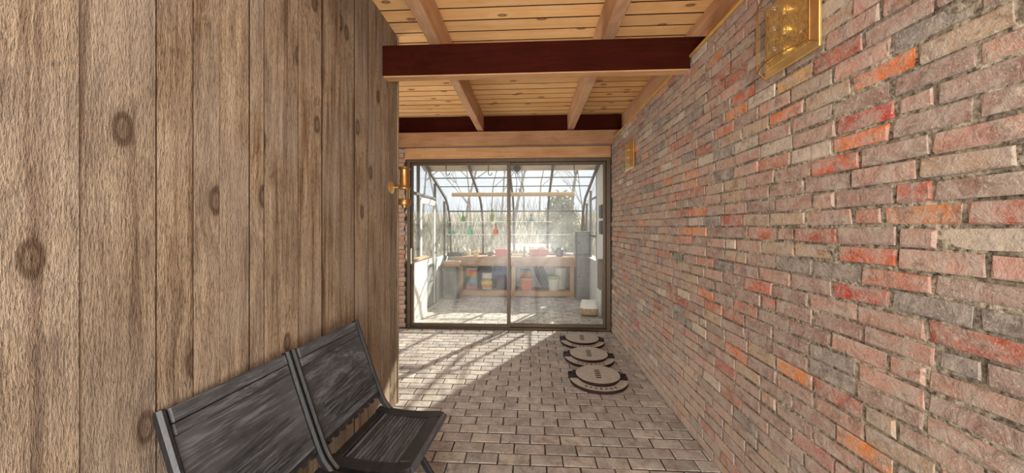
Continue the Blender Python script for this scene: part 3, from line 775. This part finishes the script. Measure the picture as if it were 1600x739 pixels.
sack('potting_mix_bag', .25, .16, .36, [(.1, whm), (.3, orm), (.52, yem), (.68, grm), (1, whm)], 'white and yellow printed bag beside the pink sack under the bench', (bx(761, BGY), BGY, SH), -.05)
sack('plum_bag', .24, .18, .30, [(1, M['purple'])], 'slumped dark plum plastic bag under the bench left of the door stile', (bx(783, 7.53), 7.53, SH))
sack('blue_sheet', .5, .07, .52, [(1, M['blue'])], 'crumpled blue plastic sheet behind the bags under the bench', (bx(787, 7.68), 7.68, SH))
sack('navy_sheet', .34, .07, .50, [(1, M['navy'])], 'dark navy sheet standing behind the white bag under the bench', (bx(757, 7.69), 7.69, SH))
ps = empty('terracotta_planter', (bx(823, 7.45), 7.425, SH), label='square orange terracotta planter under the middle of the bench', cat='planter')
def sq(mb, w0, w1, z0, z1, t=.014):
    vs = []
    for wv, z in ((w0, z0), (w1, z1), (w1 - 2 * t, z1), (w0 - 2 * t, z0 + t)):
        vs += [(-wv / 2, -wv / 2, z), (wv / 2, -wv / 2, z), (wv / 2, wv / 2, z), (-wv / 2, wv / 2, z)]
    fs = [(0, 1, 2, 3), (12, 13, 14, 15)]
    for i in range(3):
        for k in range(4): fs.append((i * 4 + k, i * 4 + (k + 1) % 4, i * 4 + 4 + (k + 1) % 4, i * 4 + 4 + k))
    return mb.add(vs, fs)
sq(MB(), .19, .25, 0, .24).build('planter_body', M['terracotta'], ps); sq(MB(), .265, .275, .235, .275).build('rim', M['terra_pale'], ps)
ps2 = empty('pink_planter', (bx(822, 7.66), 7.70, SH), label='pale pink planter standing behind the square terracotta one', cat='planter')
sq(MB(), .2, .24, 0, .38).build('planter_body', M['terra_pale'], ps2); sq(MB(), .25, .255, .375, .41).build('rim', M['oldgrey'], ps2)
for k, (px, m, lb) in enumerate(((846, M['navy'], 'rolled navy sheet leaning diagonally under the bench, left one'), (853, M['greenbag'], 'rolled dark green sheet leaning diagonally beside the pale bucket'))):
    xx = bx(px, 7.5)
    simple('rolled_sheet', MB().tube([(-.16, .06, .53), (-.05, .03, .28), (.08, 0, .04)], [.045, .05, .045], 10), m, (xx + .03 * k, 7.42 + .16 * k, SH), lb, 'roll', 'rolled sheets under the bench')
bk = empty('pale_bucket', (bx(865, 7.44), 7.43, SH), label='off white bucket with sage green rim under the right end of bench', cat='bucket')
MB().lathe([(0, 0), (.1, 0), (.125, .25), (.118, .25), (.095, .012), (0, .012)], 24).build('bucket_body', M['pale_bucket'], bk, smooth=True)
MB().lathe([(.122, .25), (.14, .25), (.142, .31), (.128, .315), (.12, .29)], 24).build('rim', M['sage'], bk, smooth=True)
wb2 = empty('white_bin', (bx(879, 7.66) - .05, 7.645, SH), label='tall white plastic bin behind the pale bucket under the bench', cat='bin')
MB().lathe([(0, 0), (.12, 0), (.14, .44), (.134, .44), (.115, .01), (0, .01)], 24, (0, 0, 0)).build('bin_body', M['pale_bucket'], wb2, smooth=True)
MB().lathe([(.135, .44), (.15, .44), (.15, .47), (.136, .475), (.13, .45)], 24).build('rim', M['pale_bucket'], wb2, smooth=True)
# block stand at left end of bench
simple('post_stand', MB().span((-.13, -.14, 0), (.13, .14, .66), .006), M['greywood'], (at(706, 430, 7.2).x, 7.12, 0), 'pale grey wooden stand in front of the left end of the bench', 'stand', None, False)
simple('wooden_trough', MB().span((-.17, -.08, 0), (.17, .08, .12), .008), M['bench'], (at(708, 400, 7.15).x, 7.12, .661), 'low brown wooden trough on top of the pale grey stand', 'trough', None, False)
# tall grey cabinet right
cb = empty('tall_cabinet', (at(911, 400, 7.2).x - .01, 7.2, 0), label='tall narrow weathered grey cabinet beside the right end of the bench', cat='cabinet')
MB().span((-.14, -.16, 0), (.14, .16, 1.40), .004).build('carcass', M['greywood'], cb)
for z0, z1 in ((.05, .92), (.94, 1.38)):
    d = MB().span((-.13, -.178, z0), (.13, -.162, z1), .003).build('cabinet_door', M['oldgrey'], cb)
    MB().lathe([(0, 0), (.01, 0), (.008, .012), (.014, .02), (0, .026)], 10, (-.1, -.178, (z0 + z1) / 2), Matrix.Rotation(R(90), 3, 'X')).build('knob', M['darkgrey'], d)
# soil bag on the floor
sack('soil_bag', .30, .24, .27, [(.14, M['soil']), (.52, M['soil_pale']), (1, M['white'])], 'slumped white soil bag with brown lower half on the greenhouse floor at right', (at(921, 480, 5.8).x, 5.82, 0), -.1)
# electrics on the white right wall of the greenhouse
def wallbox(name, px, y0, y1, mat, label, wY=.16, dep=.07, cat='box', conduit=False, group=None):
    Y = on_x(px, GR - .03); zt_, zb_ = at(px, y0, Y).z, at(px, y1, Y).z
    e = empty(name, (GR, Y, zb_), label=label, cat=cat, group=group)
    MB().span((-dep, -wY / 2, 0), (-.001, wY / 2, zt_ - zb_), .006).build('box_body', mat, e)
    MB().span((-dep - .008, -wY / 2 + .012, .012), (-dep - .0005, wY / 2 - .012, zt_ - zb_ - .012), .003).build('cover_plate', mat, e)
    if conduit: MB().tube([(-.03, 0, -.001), (-.03, 0, -zb_ + .002)], .014, 10).build('conduit', M['alu'], e)
    return e
wallbox('switch_box', 942, 320, 341, M['darkgrey'], 'dark grey wall box on the white greenhouse wall, upper of the two', .2, .07, 'box', False, 'grey wall boxes')
wallbox('switch_box', 942, 345, 366, M['darkgrey'], 'dark grey wall box on the white greenhouse wall, lower of the two', .2, .07, 'box', False, 'grey wall boxes')
wallbox('meter_box', 941, 405, 452, M['greybrown'], 'brown grey electrical box with a conduit down to the floor at right', .16, .09, 'box', True)
simple('white_pipe', MB().tube([(0, 0, 0), (0, 0, 2.5)], .016, 10), M['white'], (GR - .018, 5.32, 0), 'thin white vertical pipe on the greenhouse wall at right', 'pipe')
# shade roll hanging below the roof
xa, xb = at(706, 302, 7.02).x, at(897, 302, 7.02).x
sr = empty('shade_roll', ((xa + xb) / 2, 7.02, zr(7.02) - .115), label='long tan rolled shade hanging across the greenhouse roof', cat='shade')
hl = (xb - xa) / 2
MB().tube([(-hl, 0, 0), (-hl + .01, 0, 0), (hl - .01, 0, 0), (hl, 0, 0)], [.03, .042, .042, .03], 14).build('roll', M['tube'], sr, smooth=True)
for x in bars[1:4]: MB().span((x - sr.location.x - .008, -.006, .038), (x - sr.location.x + .008, .006, .085)).build('bracket', M['alu'], sr)
# hooks, cable, fan at the roof
def hook(px, py, label):
    Y = 5.72; p = at(px, py, Y); zt_ = zr(Y) + .004
    path = [(0, 0, zt_ - p.z), (0, 0, .05), (.005, 0, .012), (.03, 0, 0), (.055, 0, .015), (.06, 0, .045)]
    simple('roof_hook', MB().tube(path, .007, 7), M['wire'], (p.x, Y, p.z), label, 'hook', 'hooks under the greenhouse roof')
hook(697, 274, 'dark hook under the greenhouse roof, leftmost'); hook(763, 274, 'dark hook under the greenhouse roof, just left of the door stile'); hook(897, 272, 'dark hook under the greenhouse roof, rightmost')
fz = at(808, 263, 5.5)
fe = empty('clip_fan', (fz.x, 5.5, fz.z), label='small dark round fan hung under the greenhouse roof right of the door stile', cat='fan')
MB().tube([(0, 0, .0), (0, 0, zr(5.5) - fz.z + .004)], .01, 8).build('hanger', M['wire'], fe)
RX = Matrix.Rotation(R(90), 3, 'X')
mb = MB()
for rr in (.03, .06, .085):
    mb.tube([(rr * math.cos(a), -.02, rr * math.sin(a)) for a in [2 * math.pi * k / 16 for k in range(17)]], .004, 5)
for k in range(6):
    a = math.pi * k / 6; mb.tube([(-.085 * math.cos(a), -.02, -.085 * math.sin(a)), (.085 * math.cos(a), -.02, .085 * math.sin(a))], .003, 5)
mb.build('fan_guard', M['wire'], fe)
MB().lathe([(0, -.03), (.05, -.03), (.055, .0), (.04, .05), (0, .055)], 14, (0, 0, 0), RX).build('motor', M['wire'], fe, smooth=True)
p0 = at(803, 266, 5.46)
cpath = [(0, 0, .0), (.03, 0, -.10), (.10, 0, -.24), (.135, 0, -.33), (.10, 0, -.36), (.03, 0, -.30), (.0, 0, -.36), (.02, 0, -.2), (-.01, 0, -.05)]
simple('hanging_cable', MB().tube(cpath, .005, 6), M['wire'], (fz.x - .02, 5.47, fz.z - .03), 'thin loop of dark cable hanging from the small roof fan', 'cable')
simple('wall_cable', MB().tube([(0, 0, .95), (-.02, .05, .55), (0, .12, .2), (-.01, .14, 0)], .007, 6), M['wire'], (GR - .016, 5.35, 1.72), 'dark cable hanging down the white greenhouse wall to the upper wall box', 'cable')

# glass shelves with bottles
SY = 7.60
shelf = {}
for key, py, xa_, xb_ in (('upper', 346, 686, 862), ('lower', 366, 690, 890)):
    z = at(770, py, SY).z; A, B = at(xa_, py, SY).x, at(xb_, py, SY).x
    A = max(A, bars[0] + .025)
    e = empty('glass_shelf', ((A + B) / 2, SY, z), label='thin glass shelf across the greenhouse window, %s of the two' % key, cat='shelf', group='glass bottle shelves')
    MB().span((A - e.location.x, -.06, -.01), (B - e.location.x, .07, 0), .001).build('shelf_board', M['shelf_glass'], e)
    for x in bars[0:4]:
        if A - .05 < x < B + .05:
            yb = 7.86 if z < 1.5 else 7.80
            MB().span((x - .008 - e.location.x, -.05, -.028), (x + .008 - e.location.x, yb - SY, -.011)).build('bracket', M['alu'], e)
    shelf[key] = z
def bottle(px, key, h, r, mat, label, neck=.35, kind='bottle', py0=None):
    z = shelf[key]; p = at(px, 350, SY)
    prf = [(0, 0), (r * .92, 0), (r, h * .04), (r, h * (1 - neck) * .8), (r * .75, h * (1 - neck)), (r * .32, h * (1 - neck * .7)), (r * .28, h * .97), (r * .36, h * .975), (r * .36, h), (0, h)]
    e = empty('glass_bottle', (p.x, SY, z), label=label, cat='bottle', group='coloured bottles on the glass shelves')
    MB().lathe(prf, 18).build('bottle_body', mat, e, smooth=True)
    if kind == 'stop': MB().lathe([(0, h), (r * .25, h), (r * .3, h + .03), (0, h + .032)], 12, (0, 0, .0005)).build('stopper', M['darkgrey'], e, smooth=True)
bottle(723.5, 'upper', .20, .045, M['b_green'], 'squat green bottle with dark stopper on the upper shelf at left', .5, 'stop')
bottle(769, 'upper', .25, .036, M['b_olive'], 'tall olive green bottle on the upper shelf left of the door stile', .35, 'stop')
bottle(830, 'upper', .14, .055, M['b_teal'], 'low teal bottle on the upper shelf right of the door stile', .6, 'stop')
bottle(708, 'lower', .13, .05, M['b_aqua'], 'low aqua bottle on the lower shelf, leftmost', .5)
bottle(719, 'lower', .20, .028, M['b_clear'], 'slim clear bottle on the lower shelf at left', .4)
bottle(734.5, 'lower', .19, .065, M['b_aqua'], 'wide sea green bottle on the lower shelf, second bay from left', .5)
bottle(774.5, 'lower', .21, .072, M['b_amber'], 'round amber orange bottle on the lower shelf by the door stile', .5, 'stop')
bottle(818, 'lower', .20, .05, M['b_clear'], 'clear cone bottle on the lower shelf right of the door stile', .6)
bottle(839, 'lower', .11, .025, M['b_olive'], 'tiny brown green bottle on the lower shelf, far right', .45)

# ------------------------------------------------------------------ wall lamps
def sconce(yn, yf, z0, z1, label):
    """yn..yf along the wall, glass front bowed, brass back plate and a brass near side"""
    e = empty('wall_sconce', (XR - .004, (yn + yf) / 2, z0), label=label, cat='lamp', group='brass and glass wall sconces')
    h = z1 - z0; L = (yf - yn); a, b = -L / 2, L / 2; P = .05
    o = MB().span((-.012, a, 0), (-.001, b, h), .002).build('back_plate', M['brass'], e)
    MB().span((-.02, a + .02, .035), (-.0125, b - .02, h - .02), .003).build('reflector', M['hammered'], o)
    mb = MB(); mb.span((-P + .0, a, .025), (-.0125, a + .010, h), .002); mb.build('side_panel', M['brass_dark'], e)
    # glass front, bottom and far side
    def bow(t): return -P - .042 * math.sin(math.pi * min(1, max(0, t)))
    N = 8
    for nm in ('front_pane',):
        vs = []; fs = []
        for i in range(N + 1):
            t = i / N; y_ = a + .006 + (L - .010) * t
            for dx in (0, .003): vs += [(bow(t) + dx, y_, .032), (bow(t) + dx, y_, h - .004)]
        for i in range(N):
            q = i * 4; fs += [(q, q + 4, q + 5, q + 1), (q + 2, q + 3, q + 7, q + 6), (q, q + 2, q + 6, q + 4), (q + 1, q + 5, q + 7, q + 3)]
        fs += [(0, 1, 3, 2), (N * 4, N * 4 + 2, N * 4 + 3, N * 4 + 1)]
        MB().add(vs, fs).build('front_pane', M['clear'], e, smooth=True)
    mb = MB(); mb.span((-P, b - .003, .032), (-.0125, b, h - .004)); mb.build('end_pane', M['clear'], e)
    # curved bottom pane: sweeps from the front edge down to the back plate
    sec = [(-P, .03), (-P * .72, .027), (-P * .5, .018), (-P * .36, .009), (-.0135, .004)]
    vs = []; fs = []
    for y_ in (a + .004, b - .002):
        for x, z in sec: vs.append((x, y_, z))
        for x, z in sec: vs.append((x, y_, z + .004))
    m = len(sec)
    for i in range(m - 1):
        fs += [(i, i + 1, 2 * m + i + 1, 2 * m + i), (m + i, 3 * m + i, 3 * m + i + 1, m + i + 1), (i, m + i, m + i + 1, i + 1), (2 * m + i, 2 * m + i + 1, 3 * m + i + 1, 3 * m + i)]
    fs += [(0, 2 * m, 3 * m, m), (m - 1, 2 * m - 1, 4 * m - 1, 3 * m - 1)]
    MB().add(vs, fs).build('bottom_pane', M['clear'], e, smooth=True)
    # thin brass edging
    mb = MB()
    mb.tube([(bow(i / N), a + .004 + (L - .006) * i / N, .03) for i in range(N + 1)], .003, 6)
    mb.tube([(bow(i / N), a + .004 + (L - .006) * i / N, h) for i in range(N + 1)], .003, 6)
    mb.tube([(-P, b, .03), (-P, b, h)], .003, 6); mb.tube([(x, b, z) for x, z in sec], .003, 6)
    mb.tube([(-P, b, h), (-.012, b, h)], .003, 6)
    mb.build('edging', M['brass_dark'], e)
    # lamp holders with clear globe bulbs
    for k in range(3):
        zz = .07 + k * (h - .12) / 2.4; yy = .01
        hd = MB().lathe([(0, 0), (.02, 0), (.02, .006), (.012, .01), (.012, .016), (0, .017)], 14, (-.0205, yy, zz), Matrix.Rotation(R(-90), 3, 'Y')).build('lamp_holder', M['brass'], e, smooth=True)
        bl = MB(); bl.lathe([(0, 0), (.010, 0), (.012, .006), (.026, .016), (.033, .032), (.028, .050), (.014, .062), (0, .064)], 16, (-.0385, yy, zz), Matrix.Rotation(R(-90), 3, 'Y')); bl.build('globe_bulb', M['clear'], hd, smooth=True)
    return e
sconce(1.418, 1.735, 2.215, 2.55, 'large near glass and brass wall sconce high on the brick wall at right')
sconce(3.87, 4.20, 2.15, 2.475, 'far glass and brass wall sconce on the brick wall near the sliding door')

# ship lantern on the wood wall
ly = on_x(611, XL); lz = at(612, 293, ly).z
ln = empty('ship_lantern', (XL, ly, lz), label='brass ship lantern on a bracket at the far end of the rough wood wall', cat='lantern')
MB().lathe([(0, 0), (.052, 0), (.052, .006), (.03, .014), (.014, .02), (0, .022)], 24, (.001, 0, 0), Matrix.Rotation(R(90), 3, 'Y')).build('wall_plate', M['brass'], ln, smooth=True)
MB().tube([(.02, 0, 0), (.05, 0, .0), (.068, 0, .002)], .008, 10).build('bracket_arm', M['brass'], ln, smooth=True)
LX = .112
cap = [(0, .175), (.01, .175), (.02, .168), (.048, .16), (.05, .15), (.040, .147), (.036, .14), (.040, .02), (.046, .0), (.050, -.004), (.050, -.014), (.0, -.014)]
MB().lathe(cap, 24, (LX, 0, 0)).build('lantern_hood', M['brass_dark'], ln, smooth=True)
MB().lathe([(.034, -.092), (.036, -.09), (.036, -.016), (.034, -.0145)], 24, (LX, 0, 0)).build('lantern_glass', M['clear'], ln, smooth=True)
MB().lathe([(0, -.165), (.018, -.165), (.022, -.152), (.022, -.145), (.046, -.142), (.05, -.13), (.05, -.104), (.044, -.094), (0, -.093)], 24, (LX, 0, 0)).build('lantern_base', M['brass_dark'], ln, smooth=True)
mb = MB()
for k in range(4):
    a = R(45 + 90 * k); mb.tube([(LX + .042 * math.cos(a), .042 * math.sin(a), -.1), (LX + .042 * math.cos(a), .042 * math.sin(a), -.008)], .0025, 6)
mb.build('guard_rod', M['brass'], ln, smooth=True)

# ------------------------------------------------------------------ three ribbon plaques on the floor
def text_mesh(body, size, depth=.002):
    cu = bpy.data.curves.new('letters', 'FONT'); cu.body = body; cu.size = size; cu.extrude = depth; cu.align_x = 'CENTER'; cu.align_y = 'CENTER'; cu.resolution_u = 2
    tmp = bpy.data.objects.new('letters', cu); C.objects.link(tmp)
    bpy.context.view_layer.update()
    me = bpy.data.meshes.new_from_object(tmp.evaluated_get(bpy.context.evaluated_depsgraph_get()))
    bpy.data.objects.remove(tmp); return me
letters = {ch: text_mesh(ch, .046) for ch in set('GARBAGE')}
def two(mb, name, parent, loc=(0, 0, 0), rz=0):
    o = mb.build(name, [M['mat_side'], M['mat_top']], parent, loc, False, None, rz)
    for p in o.data.polygons: p.material_index = 1 if p.normal.z > .9 else 0
    return o
def plaque(x, y, rz, label):
    e = empty('ribbon_plaque', (x, y, .002), rz, label=label, cat='plaque', group='round ribbon plaques on the brick floor')
    Ro, Ri = .275, .19
    arc = [R(a) for a in range(186, 355, 6)]
    poly = [(Ro * math.cos(a), Ro * math.sin(a) * .98) for a in arc] + [(Ri * math.cos(a), Ri * math.sin(a) * .98) for a in arc[::-1]]
    two(MB().prism(poly, 0, .030), 'ribbon', e)
    dk = [(.212 * math.cos(R(a)), .045 + .212 * math.sin(R(a))) for a in range(0, 360, 9)]
    d = two(MB().prism(dk, .0, .052), 'disc', e)
    # forked ribbon tails, all dark: fold shadow put into their colour
    for s in (-1, 1):
        for pts, z1 in (([(.262, -.02), (.215, -.02), (.165, .055), (.215, .035), (.235, .085), (.285, .04)], .038), ([(.215, .09), (.175, .125), (.235, .17), (.235, .125), (.285, .115)], .034)):
            pl_ = [(s * a, b) for a, b in pts]
            if s < 0: pl_ = pl_[::-1]
            o = MB().prism(pl_, .0, z1).build('ribbon_tail', M['mat_side'], e)
    # letters along the band
    word = 'GARBAGE'; rr = .232
    for k, ch in enumerate(word):
        a = R(270 + (k - (len(word) - 1) / 2) * 11.5)
        o = bpy.data.objects.new('letter', letters[ch]); C.objects.link(o); o.parent = e
        if not o.data.materials: o.data.materials.append(M['mat_ink'])
        o.location = (rr * math.cos(a), rr * math.sin(a) * .98, .0302); o.rotation_euler.z = a + R(90)
    # small upright mark of five bars in the centre of the disc
    mb = MB()
    for k in range(5): mb.span((-.026, -.05 + k * .042, .0522), (.026, -.030 + k * .042, .0535))
    mb.build('centre_mark', M['mat_ink'], d)
    return e
plaque(.655, 3.36, R(-4), 'round ribbon plaque on the brick floor, nearest of the three')
plaque(.66, 3.91, R(-4), 'round ribbon plaque on the brick floor, middle of the three')
plaque(.665, 4.46, R(-4), 'round ribbon plaque on the brick floor, farthest, by the sliding door')

# ------------------------------------------------------------------ folding chairs
def arc_path(pts, n=4):
    P = [Vector(p) for p in pts]; out = []
    for i in range(len(P) - 1):
        p0, p1, p2, p3 = P[max(i - 1, 0)], P[i], P[i + 1], P[min(i + 2, len(P) - 1)]
        for k in range(n):
            t = k / n; out.append(.5 * ((2 * p1) + (-p0 + p2) * t + (2 * p0 - 5 * p1 + 4 * p2 - p3) * t * t + (-p0 + 3 * p1 - 3 * p2 + p3) * t ** 3))
    out.append(P[-1]); return out
W = .524
def make_chair(name, label, loc, rz):
    """x forward (front edge of seat at x=0), y across, floor at z=0"""
    e = empty(name, loc, rz, label=label, cat='chair', group='dark folding chairs by the wood wall')
    SZ = .43
    top = Vector((-.575, 0, .93)); mid = Vector((-.44, 0, .60)); low = Vector((-.385, 0, .475)); 
    for s in (-1, 1):
        y_ = s * (W / 2 - .015)
        path = arc_path([(-.562, y_, .938), (-.492, y_, .745), (-.43, y_, .58), (-.385, y_, .475), (-.335, y_, .412)], 5)
        MB().bar(path, .026, .038, (0, 1, 0), .009).build('back_stile', M['chair_dark'], e, smooth=True)
        MB().bar(arc_path([(-.335, y_ * .93, .412), (-.2, y_ * .93, .25), (-.03, y_ * .93, 0.0)], 3), .024, .036, (0, 1, 0), .006).build('leg', M['chair_dark'], e, smooth=True)
        MB().bar([(-.10, y_ * .82, .395), (-.47, y_ * .82, 0.0)], .022, .034, (0, 1, 0), .006).build('leg', M['chair_dark'], e, smooth=True)
    wi = W - .064
    def on_back(t):   # point on the back line, t=0 top ... 1 seat
        P = arc_path([(-.562, 0, .938), (-.492, 0, .745), (-.43, 0, .58), (-.385, 0, .475)], 8); f = t * (len(P) - 1); i = min(int(f), len(P) - 2)
        return P[i].lerp(P[i + 1], f - i)
    seg = lambda a, b, k=6: [on_back(a + (b - a) * i / k) for i in range(k + 1)]
    MB().bar(seg(.015, .105), wi, .030, (0, 1, 0), .006).build('top_rail', M['chair'], e)
    MB().bar(seg(.112, .165), wi, .024, (0, 1, 0), .005).build('rail_moulding', M['chair'], e)
    MB().bar(seg(.168, .80, 12), wi, .012, (0, 1, 0)).build('back_panel', M['chair'], e)
    # splintered strips lifting from the lower half of the panel
    r2 = random.Random(5)
    for k in range(16):
        t0 = r2.uniform(.42, .79); y0 = r2.uniform(-.02, .12); ln_ = r2.uniform(.14, .32); dt = r2.uniform(.0, .07)
        pa, pb = on_back(t0), on_back(max(.3, t0 - dt)); off = Vector((.008, 0, .003))
        ya = -wi / 2 + .02 + r2.uniform(0, .16); yb = min(ya + ln_, wi / 2 - .004)
        pm_ = (pa + pb) / 2 + off * r2.uniform(1.2, 2.0)
        MB().bar([pa + off * .9 + Vector((0, ya, 0)), pm_ + Vector((0, (ya + yb) / 2, 0)), pb + off * .9 + Vector((0, yb, 0))], r2.uniform(.006, .016), .004, (0, 0, 1)).build('splinter', M['chair'], e)
    MB().bar(seg(.805, .845, 2), wi, .016, (0, 1, 0)).build('lower_strip', M['chair_dark'], e)
    for k in range(9):
        yk = -wi / 2 + .02 + k * (wi - .04) / 8
        MB().bar([on_back(.846) + Vector((0, yk, 0)), on_back(.885) + Vector((0, yk, 0))], .018, .014, (0, 1, 0)).build('peg', M['chair_dark'], e)
    # seat: curved frame with slats
    def sz(x): return SZ + .016 * ((x + .18) / .18) ** 2 * (1 if x > -.18 else .9) - .014
    xs = [-.395 + .395 * i / 10 for i in range(11)]
    hw = lambda x: W / 2 - .012 - .010 * max(0, (-x - .2) / .2) - (.022 if x > -.012 else 0)
    mb = MB()
    for s in (-1, 1):   # side boards
        vs = []; fs = []
        for x in xs:
            yo, yi = s * hw(x), s * (W / 2 - .075)
            for (yy, zz) in ((yo, .006), (yi, .004), (yi, -.024), (yo, -.026)): vs.append((x, yy, sz(x) + zz))
        for i in range(len(xs) - 1):
            for k in range(4): fs.append((i * 4 + k, i * 4 + (k + 1) % 4, i * 4 + 4 + (k + 1) % 4, i * 4 + 4 + k))
        fs += [(0, 1, 2, 3), tuple(len(vs) - 4 + k for k in range(4))]; mb.add(vs, fs)
    yi = W / 2 - .076
    mb.span((-.075, -yi, sz(-.03) - .022), (-.004, yi, sz(-.03) + .006), .005); mb.span((-.395, -yi, sz(-.37) - .024), (-.345, yi, sz(-.37) + .004), .004)
    mb.build('seat_frame', M['chair_dark'], e)
    MB().tube([(0, -hw(-.02) + .03, sz(0) - .012), (.004, -hw(-.02) + .05, sz(0) - .01), (.004, hw(-.02) - .05, sz(0) - .01), (0, hw(-.02) - .03, sz(0) - .012)], .017, 10).build('seat_nosing', M['chair'], e, smooth=True)
    ns = 13; x0, x1 = -.342, -.079
    for k in range(ns):
        xc = x0 + (k + .5) * (x1 - x0) / ns
        MB().box((0, 0, 0), ((x1 - x0) / ns - .0035, 2 * yi, .012), None, .002).build('slat', M['chair'], e, (xc, 0, sz(xc) - .004))
    # cross rods
    MB().tube([(-.335, -W / 2 + .02, .405), (-.335, W / 2 - .02, .405)], .009, 8).build('pivot_rod', M['darkgrey'], e)
    MB().tube([(-.45, -W / 2 * .8, .03), (-.45, W / 2 * .8, .03)], .010, 8).build('stretcher', M['chair_dark'], e)
    return e
RZ = R(-4.5)
cA = Vector((-.512, 1.710, 0))
dirv = Vector((math.sin(-RZ), math.cos(RZ), 0))
make_chair('folding_chair', 'dark weathered folding chair with slatted seat showing, farther of the pair by wood wall', cA, RZ)
make_chair('folding_chair', 'dark weathered folding chair at the lower left, nearer of the pair by the wood wall', cA - dirv * .527, RZ)

# ------------------------------------------------------------------ outdoors
g = MB(); nx, ny = 24, 24
gv = []
for j in range(ny + 1):
    for i in range(nx + 1):
        x = -45 + 90 * i / nx; y = 5.2 + 60 * (j / ny) ** 1.5
        z = -.14 + max(0, y - 9) * .075 + .25 * math.sin(x * .5 + y * .3) * min(1, max(0, (y - 9) / 10))
        if y < 8.5 and -3.6 < x < 1.6: z = -.2
        gv.append((x, y, z))
gf = [(j * (nx + 1) + i, j * (nx + 1) + i + 1, (j + 1) * (nx + 1) + i + 1, (j + 1) * (nx + 1) + i) for j in range(ny) for i in range(nx)]
g.add(gv, gf); g.build('ground', M['ground'], None, smooth=True, kind='structure')
def tree_meshes(seed, H):
    r = random.Random(seed); tk = MB(); br = MB(); cnt = [0]
    def grow(mb, p, d, L, rad, lev):
        P = [p]; Rr = [rad]; q = p.copy(); dd = d.copy()
        for k in range(4 if lev == 0 else 3):
            dd = (dd + Vector((r.uniform(-.16, .16), r.uniform(-.16, .16), r.uniform(-.02, .12)))).normalized(); q = q + dd * L / (4 if lev == 0 else 3); P.append(q.copy()); Rr.append(rad * (1 - .22 * (k + 1)))
        mb.tube(P, Rr, 6 if lev < 2 else 4, False)
        if lev < 3:
            for k in range((7, 5, 4)[lev]):
                t = r.uniform(.3, 1.0); i = min(int(t * (len(P) - 1)), len(P) - 2); s = P[i].lerp(P[i + 1], t * (len(P) - 1) - i)
                a = r.uniform(0, 6.28); e_ = (dd * .55 + Vector((math.cos(a), math.sin(a), r.uniform(.0, .7))) * .8).normalized()
                grow(br, s, e_, L * r.uniform(.35, .6), rad * .42, lev + 1)
    grow(tk, Vector((0, 0, -.3)), Vector((0, 0, 1)), H, H * .007 + .035, 0)
    return tk.mesh('trunk', M['bark'], True), br.mesh('branches', M['twig'], True)
TM = [tree_meshes(s, h) for s, h in ((1, 9), (2, 11), (3, 8), (4, 12), (5, 7))]
rt = random.Random(21); k = 0
spots = [(-11, 17), (-8.8, 22), (-6.2, 19), (-4.9, 25), (-3.6, 21), (-2.4, 27), (-1.3, 22), (.6, 29), (2.4, 21), (4.4, 28), (-13, 24), (-7.6, 29), (-3.9, 33), (-.6, 34)]
ground_z = lambda x, y: -.14 + max(0, y - 9) * .075 + .25 * math.sin(x * .5 + y * .3) * min(1, max(0, (y - 9) / 10))
order = sorted(spots, key=lambda q: proj((q[0], q[1], 1))[0])
words = ['first', 'second', 'third', 'fourth', 'fifth', 'sixth', 'seventh', 'eighth', 'ninth', 'tenth', 'eleventh', 'twelfth', 'thirteenth', 'fourteenth']
for x, y in spots:
    a, b = TM[k % 5]; k += 1
    e = empty('bare_tree', (x, y, ground_z(x, y)), rt.uniform(0, 6.28), label='bare winter tree on the slope beyond the greenhouse, %s from the left' % words[order.index((x, y))], cat='tree', group='bare trees beyond the greenhouse')
    inst('trunk', a, e, (0, 0, 0)); inst('branches', b, e, (0, 0, 0))
# tangle of bare brush on the slope
rb_ = random.Random(8); mb = MB()
for i in range(3600):
    y = 9.6 + 22 * rb_.random() ** 1.4; x = rb_.uniform(-1, 1) * (4 + y * .42) - 1.2
    if abs(x) < 45:
        z = ground_z(x, y); h = rb_.uniform(.2, 1.1) * (1 if y < 14 else (1.6 if y < 20 else 3.0)); lx, ly_ = rb_.uniform(-.5, .5) * h, rb_.uniform(-.3, .3) * h; r_ = .006 + .0006 * y
        q1 = Vector((x, y, z - .05)); q2 = Vector((x + lx, y + ly_, z + h)); sd_ = Vector((r_, 0, 0)); bk_ = Vector((r_ * .5, r_, 0))
        mb.add([q1 - sd_, q1 + sd_, q1 + bk_, q2], [(0, 1, 3), (1, 2, 3), (2, 0, 3)])
tag(mb.build('brush', M['brush'], None), 'tangle of dry bare brush on the slope outside the greenhouse', 'brush', None, 'stuff')
# evergreen shrub seen through the right front panes
r3 = random.Random(3); mb = MB()
for i in range(1500):
    th, ph, rr = r3.uniform(0, 6.28), math.acos(r3.uniform(-1, 1)), r3.uniform(.55, 1.0) ** .5
    p = Vector((math.sin(ph) * math.cos(th) * .62, math.sin(ph) * math.sin(th) * .6, math.cos(ph) * 1.3)) * rr * (1 + .25 * math.sin(5 * th) * math.sin(3 * ph)) + Vector((0, 0, 1.3))
    a = Vector((r3.uniform(-1, 1), r3.uniform(-1, 1), r3.uniform(-.6, 1))).normalized() * .13; b = a.cross(Vector((r3.uniform(-1, 1), r3.uniform(-1, 1), .3))).normalized() * .035
    mb.add([p - a, p + b, p + a, p - b], [(0, 1, 2, 3)])
ev = empty('evergreen_shrub', (1.05, 12.2, ground_z(1.05, 12.2)), label='olive green evergreen shrub outside the right front panes', cat='shrub')
mb.build('foliage', M['evergreen'], ev, kind='stuff')
MB().tube([(0, 0, -.2), (.03, 0, .6), (0, .02, 1.4)], [.07, .05, .02], 8).build('trunk', M['bark'], ev)
